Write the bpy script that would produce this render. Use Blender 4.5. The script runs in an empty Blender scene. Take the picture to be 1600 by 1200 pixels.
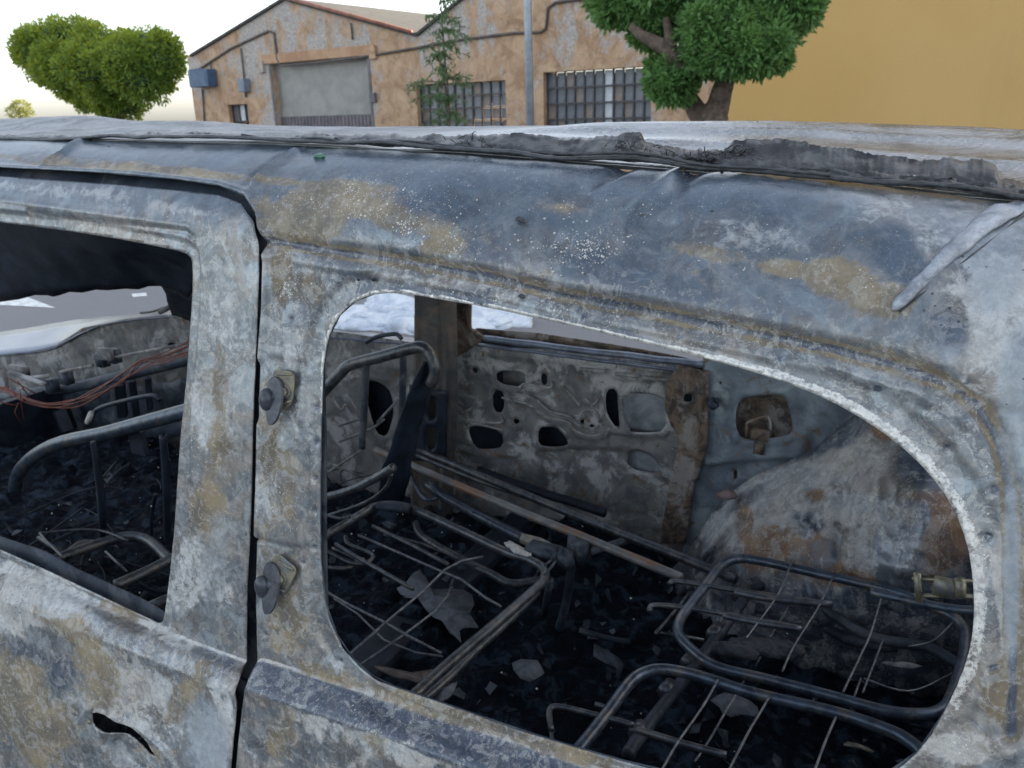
import bpy, math, random
import numpy as np
from mathutils import Matrix, Vector, noise
random.seed(7); rng = np.random.default_rng(11)
SC = bpy.context.scene; COL = SC.collection
H = 1.85                                   # eye height above the ground

# ------------------------------------------------------------------ camera
F, CX, CY = 1300., 800., 600.              # focal length in photo pixels (1600 wide)
def cam_axes():
    roll = math.atan(.03); pitch = math.atan((CY-175.)/F)
    cr, sr, cp, sp = math.cos(roll), math.sin(roll), math.cos(pitch), math.sin(pitch)
    up = np.array([-sr*cp, cr*cp, sp])
    d = np.array([(-1800-CX)/F, -(175-CY)/F, -1.]); d /= np.linalg.norm(d)
    x = -d; x = x-up*np.dot(x, up); x /= np.linalg.norm(x)
    return np.array([x, np.cross(up, x), up])          # rows: world axes in camera space
M = cam_axes()
cam = bpy.data.objects.new('camera', bpy.data.cameras.new('camera')); COL.objects.link(cam)
mw = Matrix([list(M[i])+[0] for i in range(3)]+[[0, 0, 0, 1]]); mw.translation = (0, 0, H)
cam.matrix_world = mw
cam.data.sensor_width = 36; cam.data.lens = F*36/1600; cam.data.clip_start = .05; cam.data.clip_end = 600
cam.data.dof.use_dof = True; cam.data.dof.focus_distance = 1.12; cam.data.dof.aperture_fstop = 12
SC.camera = cam

# ------------------------------------------------------------------ light
SUN_AZ, SUN_EL = 42., 20.                   # degrees from +Y towards +X, and above the horizon
w = bpy.data.worlds.new('World'); SC.world = w; w.use_nodes = True
wn = w.node_tree; bgn = wn.nodes['Background']
sky = wn.nodes.new('ShaderNodeTexSky'); sky.sky_type = 'NISHITA'; sky.sun_disc = False
sky.sun_elevation = math.radians(SUN_EL); sky.sun_rotation = math.radians(SUN_AZ)
sky.dust_density = 2.0; sky.air_density = 1.0; sky.ozone_density = 1.5
hs = wn.nodes.new('ShaderNodeHueSaturation'); hs.inputs['Saturation'].default_value = .44
wn.links.new(sky.outputs[0], hs.inputs['Color']); wn.links.new(hs.outputs[0], bgn.inputs[0]); bgn.inputs[1].default_value = .15
sl = bpy.data.lights.new('sun', 'SUN'); sl.energy = 4.5; sl.angle = math.radians(.5); sl.color = (1, .86, .62)
so = bpy.data.objects.new('sun', sl); COL.objects.link(so)
sd = Vector((math.sin(math.radians(SUN_AZ))*math.cos(math.radians(SUN_EL)), math.cos(math.radians(SUN_AZ))*math.cos(math.radians(SUN_EL)), math.sin(math.radians(SUN_EL))))
so.rotation_euler = sd.to_track_quat('Z', 'Y').to_euler()
vs = SC.view_settings; vs.view_transform = 'Standard'; vs.look = 'None'; vs.gamma = 1; vs.use_curve_mapping = False
vs.exposure = 1.95

# ------------------------------------------------------------------ tracing helpers (camera-relative coordinates; +H when linked)
def rays(px):
    px = np.asarray(px, float).reshape(-1, 2)
    c = np.stack([(px[:, 0]-CX)/F, -(px[:, 1]-CY)/F, -np.ones(len(px))], 1)
    return c @ M.T
def onY(px, Y):
    r = rays(px); return r*(np.asarray(Y, float).reshape(-1, 1)/r[:, 1:2])
def onZ(px, z):
    r = rays(px); return r*(np.asarray(z, float).reshape(-1, 1)/r[:, 2:3])
def proj(P):
    c = P @ M
    return np.stack([CX+F*c[:, 0]/-c[:, 2], CY-F*c[:, 1]/-c[:, 2]], 1)
def sstep(a, b, x):
    t = np.clip((x-a)/(b-a), 0, 1); return t*t*(3-2*t)

# value noise (numpy), smooth
_perm = rng.random((64, 64, 64)).astype(np.float32)
def vnoise(P, s, oct=3):
    out = np.zeros(len(P)); a = 1.; tot = 0
    for o in range(oct):
        q = P*s*(2**o)+o*17.3; i = np.floor(q).astype(int); f = q-i; f = f*f*(3-2*f)
        r = 0
        for dx in (0, 1):
            for dy in (0, 1):
                for dz in (0, 1):
                    wgt = (f[:, 0] if dx else 1-f[:, 0])*(f[:, 1] if dy else 1-f[:, 1])*(f[:, 2] if dz else 1-f[:, 2])
                    r = r+wgt*_perm[(i[:, 0]+dx) % 64, (i[:, 1]+dy) % 64, (i[:, 2]+dz) % 64]
        out += a*(r-.5)*2; tot += a; a *= .5
    return out/tot

# ------------------------------------------------------------------ object helpers
def tag(o, label=None, cat=None, group=None, kind=None):
    for k, v in (('label', label), ('category', cat), ('group', group), ('kind', kind)):
        if v: o[k] = v
    return o
def link(name, me, mat, parent=None, smooth=True, loc=(0, 0, 0)):
    if mat and not me.materials: me.materials.append(mat)
    o = bpy.data.objects.new(name, me); COL.objects.link(o); o.location = loc
    if parent: o.parent = parent
    return o
def mesh(name, V, Fc, mat, parent=None, smooth=True, addH=True):
    """V camera-relative coordinates"""
    V = np.asarray(V, float).copy()
    if addH: V[:, 2] += H
    me = bpy.data.meshes.new(name)
    if isinstance(Fc, np.ndarray):
        n, k = Fc.shape
        me.vertices.add(len(V)); me.vertices.foreach_set('co', V.astype(np.float32).ravel())
        me.loops.add(n*k); me.loops.foreach_set('vertex_index', Fc.astype(np.int32).ravel())
        me.polygons.add(n); me.polygons.foreach_set('loop_start', np.arange(0, n*k, k, dtype=np.int32))
        me.update(calc_edges=True); me.validate()
    else:
        me.from_pydata(V.tolist(), [], [list(map(int, f)) for f in Fc]); me.update()
    me.polygons.foreach_set('use_smooth', [smooth]*len(me.polygons))
    return link(name, me, mat, parent)
def empty(name, label, cat, loc=(0, 0, 0), group=None):
    if cat == 'tree': group = 'trees in front of and beside the warehouse'
    o = bpy.data.objects.new(name, None); COL.objects.link(o)
    o.empty_display_size = .2
    return tag(o, label, cat, group)
class MB:
    def __init__(s): s.v = []; s.f = []; s.n = 0
    def add(s, V, Fc):
        V = np.asarray(V, float); s.v.append(V); s.f += [[i+s.n for i in f] for f in Fc]; s.n += len(V); return s
    def box(s, c, d, R=None):
        c = np.array(c, float); d = np.array(d, float)/2
        V = np.array([[x, y, z] for x in (-1, 1) for y in (-1, 1) for z in (-1, 1)])*d
        if R is not None: V = V @ np.array(R).T
        return s.add(V+c, [(0, 1, 3, 2), (4, 6, 7, 5), (0, 4, 5, 1), (2, 3, 7, 6), (0, 2, 6, 4), (1, 5, 7, 3)])
    def tube(s, P, r, n=8, sub=6, smooth=True, closed=False, cap=True, wob=0.):
        P = np.asarray(P, float)
        if smooth and len(P) > 2: P = crom(P, sub, closed)
        if wob: P = P+np.stack([vnoise(P+k*5.1, 9, 2) for k in range(3)], 1)*wob
        m = len(P); r = np.broadcast_to(np.asarray(r, float), (m,)) if np.ndim(r) == 0 else np.interp(np.linspace(0, 1, m), np.linspace(0, 1, len(r)), r)
        T = np.roll(P, -1, 0)-np.roll(P, 1, 0) if closed else np.gradient(P, axis=0)
        T /= np.linalg.norm(T, axis=1)[:, None]+1e-9
        up = np.array([0, 0, 1.]); 
        if abs(T[0] @ up) > .9: up = np.array([0, 1., 0])
        N = np.cross(T[0], up); N /= np.linalg.norm(N); V = []
        for i in range(m):
            N = N-T[i]*(N @ T[i]); N /= np.linalg.norm(N)+1e-9; B = np.cross(T[i], N)
            for k in range(n):
                a = 2*math.pi*k/n; V.append(P[i]+r[i]*(math.cos(a)*N+math.sin(a)*B))
        fs = []
        for i in range(m if closed else m-1):
            j = (i+1) % m
            for k in range(n): fs.append((i*n+k, i*n+(k+1) % n, j*n+(k+1) % n, j*n+k))
        if cap and not closed: fs.append(tuple(range(n))[::-1]); fs.append(tuple((m-1)*n+k for k in range(n)))
        return s.add(V, fs)
    def plate(s, P, nrm, th):
        """polygon P extruded by th along nrm"""
        P = np.asarray(P, float); n = len(P); Q = P+np.array(nrm)*th
        return s.add(np.vstack([P, Q]), [tuple(range(n)), tuple(range(2*n-1, n-1, -1))]+[(i, i+n, (i+1) % n+n, (i+1) % n) for i in range(n)])
    def blob(s, c, r, n=10, R=None, wob=0., sq=None):
        V = []; fs = []; m = n//2
        for i in range(m+1):
            a = math.pi*i/m
            for k in range(n):
                b = 2*math.pi*k/n; V.append((math.sin(a)*math.cos(b), math.sin(a)*math.sin(b), math.cos(a)))
        V = np.array(V)
        if wob: V = V*(1+wob*vnoise(V+np.array(c)*7, 1.7, 2))[:, None]
        V = V*np.array(r)
        if R is not None: V = V @ np.array(R).T
        for i in range(m):
            for k in range(n): fs.append((i*n+k, (i+1)*n+k, (i+1)*n+(k+1) % n, i*n+(k+1) % n))
        return s.add(V+np.array(c), fs)
    def each(s, name, mat, parent=None, smooth=True):
        st = 0
        for V in s.v:
            mesh(name, V, [[i-st for i in f] for f in s.f if st <= f[0] < st+len(V)], mat, parent, smooth); st += len(V)
    def build(s, name, mat, parent=None, smooth=True):
        return mesh(name, np.vstack(s.v), s.f, mat, parent, smooth)
def crom(P, sub, closed=False):
    n = len(P); out = []
    for i in range(n if closed else n-1):
        p0, p1, p2, p3 = (P[(i-1) % n], P[i], P[(i+1) % n], P[(i+2) % n]) if closed else (P[max(i-1, 0)], P[i], P[i+1], P[min(i+2, n-1)])
        for k in range(sub):
            t = k/sub; out.append(.5*((2*p1)+(-p0+p2)*t+(2*p0-5*p1+4*p2-p3)*t*t+(-p0+3*p1-3*p2+p3)*t**3))
    if not closed: out.append(P[-1])
    return np.array(out)
def bevel(o, w_, seg=2):
    m = o.modifiers.new('bevel', 'BEVEL'); m.width = w_; m.segments = seg; m.limit_method = 'ANGLE'; return o
def solid(o, t, off=-1):
    m = o.modifiers.new('thickness', 'SOLIDIFY'); m.thickness = t; m.offset = off; return o

# ------------------------------------------------------------------ materials
class NT:
    def __init__(s, name):
        s.m = bpy.data.materials.new(name); s.m.use_nodes = True; s.t = s.m.node_tree; s.b = s.t.nodes['Principled BSDF']
        s.co = s.n('ShaderNodeTexCoord').outputs['Object']
    def n(s, ty, **k):
        x = s.t.nodes.new(ty)
        for a, b in k.items(): setattr(x, a, b)
        return x
    def l(s, a, b): s.t.links.new(a, b)
    def sc(s, scale=(1, 1, 1), loc=(0, 0, 0)):
        m = s.n('ShaderNodeMapping'); m.inputs['Scale'].default_value = scale; m.inputs['Location'].default_value = loc; s.l(s.co, m.inputs[0]); return m.outputs[0]
    def noise(s, scale, detail=6, rough=.6, dist=0., vec=None, loc=None):
        x = s.n('ShaderNodeTexNoise'); x.inputs['Scale'].default_value = scale; x.inputs['Detail'].default_value = detail
        x.inputs['Roughness'].default_value = rough; x.inputs['Distortion'].default_value = dist
        s.l(vec if vec is not None else (s.co if loc is None else s.sc(loc=loc)), x.inputs['Vector']); return x.outputs[0]
    def vor(s, scale, vec=None, feature='F1', out='Distance', rnd=1.):
        x = s.n('ShaderNodeTexVoronoi', feature=feature); x.inputs['Scale'].default_value = scale; x.inputs['Randomness'].default_value = rnd
        s.l(vec if vec is not None else s.co, x.inputs['Vector']); return x.outputs[out]
    def math(s, op, a, b=0., c=0., clamp=False):
        x = s.n('ShaderNodeMath', operation=op, use_clamp=clamp)
        for i, v in enumerate((a, b, c)):
            if isinstance(v, (int, float)): x.inputs[i].default_value = v
            else: s.l(v, x.inputs[i])
        return x.outputs[0]
    def ramp(s, f, a, b, lo=0., hi=1.):
        x = s.n('ShaderNodeMapRange', interpolation_type='SMOOTHSTEP'); s.l(f, x.inputs[0])
        for i, v in enumerate((a, b, lo, hi)): x.inputs[i+1].default_value = v
        return x.outputs[0]
    def mix(s, f, a, b):
        x = s.n('ShaderNodeMix', data_type='RGBA')
        if isinstance(f, (int, float)): x.inputs[0].default_value = f
        else: s.l(f, x.inputs[0])
        for i, v in ((6, a), (7, b)):
            if isinstance(v, tuple): x.inputs[i].default_value = (*v[:3], 1)
            else: s.l(v, x.inputs[i])
        return x.outputs[2]
    def fmix(s, f, a, b):
        x = s.n('ShaderNodeMix', data_type='FLOAT')
        for i, v in ((0, f), (2, a), (3, b)):
            if isinstance(v, (int, float)): x.inputs[i].default_value = v
            else: s.l(v, x.inputs[i])
        return x.outputs[0]
    def attr(s, name):
        x = s.n('ShaderNodeAttribute', attribute_name=name); y = s.n('ShaderNodeSeparateColor'); s.l(x.outputs['Color'], y.inputs[0]); return y.outputs[0], y.outputs[1], y.outputs[2], x.outputs['Alpha']
    def bump(s, h, strength=.3, dist=.01, prev=None):
        x = s.n('ShaderNodeBump'); x.inputs['Strength'].default_value = strength; x.inputs['Distance'].default_value = dist; s.l(h, x.inputs['Height'])
        if prev is not None: s.l(prev, x.inputs['Normal'])
        s.l(x.outputs[0], s.b.inputs['Normal']); return x.outputs[0]
    def set(s, col=None, rough=None, metal=None, spec=None):
        for k, v in (('Base Color', col), ('Roughness', rough), ('Metallic', metal), ('Specular IOR Level', spec)):
            if v is None: continue
            if isinstance(v, tuple): s.b.inputs[k].default_value = (*v[:3], 1)
            elif isinstance(v, (int, float)): s.b.inputs[k].default_value = v
            else: s.l(v, s.b.inputs[k])
        return s.m

def burnt_paint(name, base=((.075, .088, .10), (.185, .203, .213)), palec=((.30, .318, .32), (.50, .51, .50)), rustc=((.105, .085, .055), (.215, .168, .095), (.31, .265, .19)), flecks=1., k=1., gl=1., taupe=((.13, .115, .10), (.27, .245, .22))):
    """burnt sheet steel: bare blue-grey steel, pale ash, brown and ochre rust, soot, painted shade; the stain attributes say where"""
    n = NT(name)
    R, G, B, A = n.attr('stain_shade'); W, S, K, _ = n.attr('extra')
    warp = n.noise(9, 3, .6)
    big = n.noise(5*k, 5, .62, .8); mid = n.noise(17*k, 9, .70, 1.2); fine = n.noise(70*k, 8, .74, .4, loc=(3, 1, 7)); tiny = n.noise(320, 5, .75)
    grain = n.noise(130, 6, .8, loc=(1, 9, 2))
    steel = n.mix(n.ramp(mid, .3, .7), base[0], base[1])
    steel = n.mix(n.ramp(fine, .45, .75, 0, .55), steel, (.27, .29, .30))
    steel = n.mix(n.ramp(grain, .35, .48, .35, 0), steel, (.07, .08, .10))
    tp = n.ramp(n.math('ADD', n.math('MULTIPLY', n.noise(6.5*k, 7, .66, 1.4, loc=(11, 2, 5)), .75), n.math('MULTIPLY', fine, .25)), .46, .56)
    steel = n.mix(n.math('MULTIPLY', tp, .8), steel, n.mix(n.ramp(mid, .35, .65), taupe[0], taupe[1]))
    steel = n.mix(n.ramp(n.noise(8.5*k, 8, .66, 1.8, loc=(5, 12, 1)), .555, .60, 0, .6), steel, n.mix(n.ramp(fine, .35, .6), (.20, .24, .27), (.30, .345, .37)) if k > .8 else (.15, .17, .2))
    # pale ash, plus the painted bright edge of the belt crease
    pm = n.math('ADD', n.math('ADD', n.math('MULTIPLY', mid, .55), n.math('MULTIPLY', fine, .45)), n.math('MULTIPLY', G, .42))
    pmk = n.ramp(pm, .63, .77)
    pale = n.mix(n.ramp(fine, .38, .62), palec[0], palec[1])
    pale = n.mix(n.ramp(big, .4, .62, 0, .55), pale, (.36, .325, .28))
    col = n.mix(n.math('MULTIPLY', pmk, n.ramp(tiny, .3, .6, .55, 1)), steel, pale)
    # rust / ochre
    rm = n.math('ADD', n.math('ADD', n.math('MULTIPLY', n.noise(24, 8, .72, .9, loc=(4, 4, 4)), .65), n.math('MULTIPLY', fine, .45)), n.math('MULTIPLY', R, .56))
    rmk = n.ramp(rm, .69, .86)
    rust = n.mix(n.ramp(n.noise(11, 5, .6, loc=(7, 3, 3)), .38, .62), rustc[0], rustc[1])
    rust = n.mix(n.ramp(mid, .58, .75), rust, rustc[2])
    rust = n.mix(n.ramp(grain, .52, .66, 0, .55), rust, (.34, .30, .25))
    col = n.mix(n.math('MULTIPLY', rmk, .88), col, rust)
    # soot / bare dark blue, plus painted shade of groove, crease and lower arch
    dm = n.math('ADD', n.math('ADD', n.math('MULTIPLY', mid, .5), n.math('MULTIPLY', fine, .4)), n.math('MULTIPLY', B, .60))
    dmk = n.ramp(dm, .62, .88)
    dark = n.mix(n.ramp(fine, .4, .7), (.035, .048, .072), (.085, .105, .14))
    col = n.mix(n.math('MULTIPLY', dmk, .92), col, dark)
    # smooth remaining film, soft blue-grey
    smk = n.math('MULTIPLY', n.ramp(n.math('ADD', n.math('MULTIPLY', fine, .6), n.math('MULTIPLY', S, .7)), .55, .95), .8)
    col = n.mix(smk, col, n.mix(n.ramp(fine, .35, .7), (.20, .235, .265), (.30, .335, .36)))
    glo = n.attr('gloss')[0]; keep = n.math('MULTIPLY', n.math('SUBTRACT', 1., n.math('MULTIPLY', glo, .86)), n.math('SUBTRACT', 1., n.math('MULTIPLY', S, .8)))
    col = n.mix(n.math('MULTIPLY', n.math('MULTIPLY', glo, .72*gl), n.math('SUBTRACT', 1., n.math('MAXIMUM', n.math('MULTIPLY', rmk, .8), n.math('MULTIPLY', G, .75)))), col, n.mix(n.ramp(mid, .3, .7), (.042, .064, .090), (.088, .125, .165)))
    # scaly patches with crisp torn edges and pale outlines
    for sc_, lo_, am, lc in ((13*k, (2, 7, 4), .38, (.05, .06, .075)), (31*k, (6, 1, 8), .30, (.11, .10, .09)), (24*k, (1, 8, 3), .34, (.38, .39, .385))):
        pn = n.noise(sc_, 9, .62, 1.6, loc=lo_)
        msk_ = n.ramp(pn, .545, .565) if lc[0] > .3 else n.ramp(pn, .555, .585)
        col = n.mix(n.math('MULTIPLY', msk_, n.math('MULTIPLY', n.math('MULTIPLY', n.ramp(fine, .3, .55), am), keep)), col, lc)
        line = n.math('SUBTRACT', n.ramp(pn, .535, .55), n.ramp(pn, .555, .575))
        col = n.mix(n.math('MULTIPLY', n.math('MULTIPLY', line, n.ramp(grain, .42, .6, 0, .5)), keep), col, (.42, .40, .36))
    # run marks down the sheet
    run = n.noise(30, 6, .65, .5, vec=n.sc((1, 1, .16)))
    col = n.mix(n.math('MULTIPLY', n.ramp(run, .56, .66, 0, .16), keep), col, (.34, .35, .345)); col = n.mix(n.math('MULTIPLY', n.ramp(run, .44, .34, 0, .3), keep), col, (.09, .10, .115))
    # white flecks, single and in drifts
    v1 = n.vor(130); v2 = n.vor(290)
    cl = n.ramp(n.noise(26, 5, .7, 0, loc=(5, 5, 1)), .42, .68)
    thr = n.math('MULTIPLY_ADD', A, .34*flecks, .06*flecks)
    thr = n.math('MULTIPLY', thr, n.fmix(A, .55, n.math('ADD', cl, .35)))
    wf = n.vor(130, out='Color'); sep = n.n('ShaderNodeSeparateColor'); n.l(wf, sep.inputs[0])
    f1 = n.math('LESS_THAN', v1, n.math('MULTIPLY', thr, n.math('MULTIPLY', sep.outputs[0], 1.5)))
    f2 = n.math('LESS_THAN', v2, n.math('MULTIPLY', thr, 1.25))
    flk = n.math('MULTIPLY', n.math('MAXIMUM', f1, f2), n.ramp(tiny, .3, .5))
    # peeled white band round the window
    wmk = n.ramp(n.math('ADD', n.math('MULTIPLY', n.math('ADD', n.math('MULTIPLY', n.noise(150, 5, .8), .5), n.math('MULTIPLY', n.noise(38, 6, .75), .5)), .75), n.math('MULTIPLY', W, .37)), .65, .69)
    flk = n.math('MAXIMUM', flk, wmk)
    col = n.mix(n.math('MULTIPLY', flk, n.ramp(grain, .38, .56, .25, 1)), col, (.56, .55, .51))
    # black pits
    pits = n.math('LESS_THAN', n.vor(95, vec=n.sc(loc=(2, 2, 2))), n.math('MULTIPLY_ADD', K, .2, .075))
    pk2 = n.math('MULTIPLY', pits, n.ramp(n.noise(12, 3, .5, loc=(9, 9, 9)), .5, .6))
    col = n.mix(n.math('MULTIPLY', pk2, .8), col, (.02, .022, .028))
    rough = n.fmix(rmk, .36, .80); rough = n.fmix(pmk, rough, .72); rough = n.fmix(dmk, rough, n.ramp(fine, .3, .7, .25, .42)); rough = n.fmix(smk, rough, .42)
    metal = n.fmix(n.math('MAXIMUM', rmk, pmk), n.fmix(dmk, .35, .25), .05)
    hgt = n.math('ADD', n.math('MULTIPLY', fine, .6), n.math('MULTIPLY', tiny, .35))
    hgt = n.math('ADD', hgt, n.math('MULTIPLY', flk, .5)); hgt = n.math('SUBTRACT', hgt, n.math('MULTIPLY', n.math('ADD', rmk, n.math('MULTIPLY', pmk, .6)), n.math('MULTIPLY', grain, .8)))
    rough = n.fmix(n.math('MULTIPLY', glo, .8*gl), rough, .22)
    n.bump(hgt, .42, .0014)
    return n.set(col, rough, metal, .5)
M_PANEL = burnt_paint('burnt_sheet_metal')

def simple(name, cols, scale=20, rough=.6, metal=0., bump=.3, bdist=.003, spec=.5, lo=.35, hi=.65, speck=None, dist=.6):
    n = NT(name); a = n.noise(scale, 7, .65, dist); b = n.noise(scale*6, 5, .7)
    c = n.mix(n.ramp(a, lo, hi), cols[0], cols[1])
    if len(cols) > 2: c = n.mix(n.ramp(n.noise(scale*.6, 5, .7, .5, loc=(4, 2, 8)), .5, .62), c, cols[2])
    if len(cols) > 3: c = n.mix(n.ramp(n.noise(scale*1.7, 6, .7, .8, loc=(1, 6, 5)), .56, .66), c, cols[3])
    if speck: c = n.mix(n.math('LESS_THAN', n.vor(speck[0]), speck[1]), c, speck[2])
    n.bump(n.math('ADD', a, n.math('MULTIPLY', b, .5)), bump, bdist)
    return n.set(c, rough, metal, spec)
M_TUBE = simple('scorched_tube_steel', [(.03, .037, .046), (.085, .097, .112), (.11, .105, .10)], 38, .40, .5, .35, .002)
M_TUBEB = simple('blued_tube_steel', [(.025, .036, .055), (.065, .088, .122), (.10, .098, .095)], 34, .36, .5, .35, .002)
M_WIRE = simple('scorched_wire', [(.07, .08, .10), (.17, .18, .19)], 60, .45, .5, .2, .001)
M_POLE = simple('rusty_pole_steel', [(.09, .095, .10), (.17, .17, .165), (.17, .095, .06)], 14, .55, .3, .4, .002)
M_CHAR = simple('char', [(.006, .008, .012), (.02, .025, .035), (.05, .055, .065)], 30, .7, 0, .6, .01, .4)
M_SOOT = simple('sooty_metal', [(.012, .019, .030), (.036, .048, .066), (.07, .08, .092)], 12, .55, .1, .4, .004, .3)
M_SOOTD = simple('sooty_dark_metal', [(.006, .010, .018), (.016, .024, .038)], 12, .5, .0, .4, .004, .25)
M_ASH = simple('ash_flake', [(.07, .08, .095), (.15, .165, .19)], 25, .9, 0, .6, .006)
M_INNER = simple('scorched_inner_panel', [(.07, .077, .085), (.16, .16, .157), (.27, .275, .28), (.11, .07, .05)], 11, .7, .1, .5, .004)
M_RUSTPIL = simple('rusty_pillar_metal', [(.05, .04, .034), (.145, .105, .075), (.235, .215, .20), (.06, .065, .075)], 15, .85, 0, .8, .006, lo=.42, hi=.58, dist=1.2)
M_ARCH = simple('scaled_arch_metal', [(.10, .12, .15), (.20, .225, .26), (.40, .40, .40), (.25, .135, .065)], 7, .8, .05, .8, .008)
M_SKIN = simple('pale_inner_skin', [(.13, .15, .17), (.25, .27, .29)], 14, .8, 0, .4, .003)
M_BRASS = simple('zinc_hardware', [(.10, .10, .085), (.22, .20, .145), (.13, .14, .16)], 60, .5, .5, .3, .0008)
M_PLATE = simple('yellowed_zinc_plate', [(.09, .088, .075), (.20, .185, .13), (.13, .14, .15)], 45, .45, .35, .5, .0012)
M_RUBBER = simple('heat_blued_knob', [(.022, .026, .034), (.055, .062, .075)], 60, .38, .3, .4, .0015)
M_TORN = simple('charred_sealant_film', [(.008, .010, .013), (.025, .027, .032), (.075, .077, .078)], 30, .45, .0, .7, .003)
M_TORNB = simple('charred_sealant_bead', [(.012, .014, .018), (.045, .05, .056)], 40, .42, 0, .7, .004)
M_WHITE = simple('melted_white_metal', [(.15, .17, .20), (.34, .37, .41), (.24, .26, .28)], 40, .35, .2, .9, .004)
M_RED = simple('red_cable_sheath', [(.09, .022, .014), (.18, .04, .022)], 60, .6, 0, .2, .001)
M_FOAM = simple('white_fire_foam', [(.40, .46, .54), (.62, .66, .70)], 6, .9, 0, .5, .02)
M_GLASSY = simple('green_glass_lump', [(.02, .07, .05), (.06, .15, .10)], 200, .15, 0, .2, .001)
M_CHIP = simple('white_flake', [(.28, .285, .28), (.50, .49, .46)], 100, .8, 0, .1, .001)

def roof_mat():
    n = NT('burnt_roof_metal'); mid = n.noise(8, 7, .65, .8); fine = n.noise(90, 6, .75); v = n.vor(120)
    c = n.mix(n.ramp(mid, .35, .65), (.13, .145, .16), (.27, .285, .30))
    c = n.mix(n.ramp(fine, .5, .7), c, (.36, .36, .35))
    c = n.mix(n.ramp(n.noise(6, 5, .6, loc=(2, 2, 2)), .55, .65, 0, .25), c, (.19, .165, .135))
    xx = n.n('ShaderNodeSeparateXYZ'); n.l(n.co, xx.inputs[0]); rx = n.ramp(xx.outputs[0], -1.15, -.7)
    n.bump(n.math('ADD', fine, n.math('MULTIPLY', v, .8)), .5, .002)
    return n.set(c, n.fmix(rx, .62, n.ramp(mid, .3, .7, .18, .36)), n.fmix(rx, .0, .6), n.fmix(rx, .15, .5))
M_ROOF = roof_mat()

# ------------------------------------------------------------------ the near side of the van as one curved surface  Y = side(X, z)
ZB = -.90
def zbf(X): return np.interp(X, [-3, -1.0, -.975, -.65, -.47, .4], [-.900, -.908, -.890, -.878, -.873, -.870])
def zg(X): return np.interp(X, [-3, -1.7, -.96, -.70, -.456, -.186, 0, .3], [-.165, -.165, -.186, -.20, -.234, -.270, -.311, -.36])
def zs(X): return np.interp(X, [-3, -1.95, -1.1, -.69, -.383, -.154, .068, .4], [-.012, -.022, -.044, -.062, -.083, -.101, -.119, -.14])
def side(X, z):
    g = zg(X); s = zs(X)
    B = zbf(X); t = np.clip((z-B)/(g-B), 0, 1)
    y = .875+.125*t-.012*np.sin(math.pi*t)
    d = np.clip((B-z), 0, 1)
    y = y-.052*sstep(-.006, .030, d)-.03*sstep(.03, .3, d)
    q = np.clip((z-g)/(s-g), 0, 1)
    y = y+.02*q+.18*(1-np.sqrt(np.clip(1-q*q*.985, 0, 1)))
    e = np.clip(X-.06, 0, 9)
    return y+1.1*e*e
def onside(px, off=0.):
    r = rays(px); r = r/np.linalg.norm(r, axis=1)[:, None]
    lo = np.full(len(r), .3); hi = np.full(len(r), 6.); 
    ts = np.linspace(.6, 4.5, 500); done = np.zeros(len(r), bool); res = np.full(len(r), np.nan)
    prev = None
    for t in ts:
        p = r*t; f = p[:, 1]-side(p[:, 0], p[:, 2])-off
        if prev is not None:
            hit = (~done) & (prev < 0) & (f >= 0); lo[hit] = t-(ts[1]-ts[0]); hi[hit] = t; done |= hit
        prev = f
    for _ in range(24):
        m_ = (lo+hi)/2; p = r*m_[:, None]; f = p[:, 1]-side(p[:, 0], p[:, 2])-off
        lo = np.where(f < 0, m_, lo); hi = np.where(f < 0, hi, m_)
    p = r*hi[:, None]; p[~done] = np.nan
    return p
def XZ(px):
    p = onside(px); return p[:, [0, 2]]
def smoothpoly(P, it=2):
    P = np.asarray(P, float)
    for _ in range(it):
        Q = np.roll(P, -1, 0); P = np.stack([.75*P+.25*Q, .25*P+.75*Q], 1).reshape(-1, 2)
    return P
def pip(P, poly):
    x, y = P[:, 0], P[:, 1]; ins = np.zeros(len(P), bool); n = len(poly); j = n-1
    for i in range(n):
        xi, yi = poly[i]; xj, yj = poly[j]
        if yi != yj:
            c = ((yi > y) != (yj > y)) & (x < (xj-xi)*(y-yi)/(yj-yi)+xi); ins ^= c
        j = i
    return ins
def dpoly(P, L, closed=False, near=False):
    """distance from points to polyline; with near also the nearest point"""
    L = np.asarray(L, float); best = np.full(len(P), 1e9); bp = np.zeros((len(P), 2)); n = len(L)
    for i in range(n if closed else n-1):
        a = L[i]; b = L[(i+1) % n]; ab = b-a; t = np.clip(((P-a) @ ab)/(ab @ ab+1e-12), 0, 1)
        q = a+t[:, None]*ab; d = np.hypot(*(P-q).T); m = d < best; best[m] = d[m]
        if near: bp[m] = q[m]
    return (best, bp) if near else best
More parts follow.
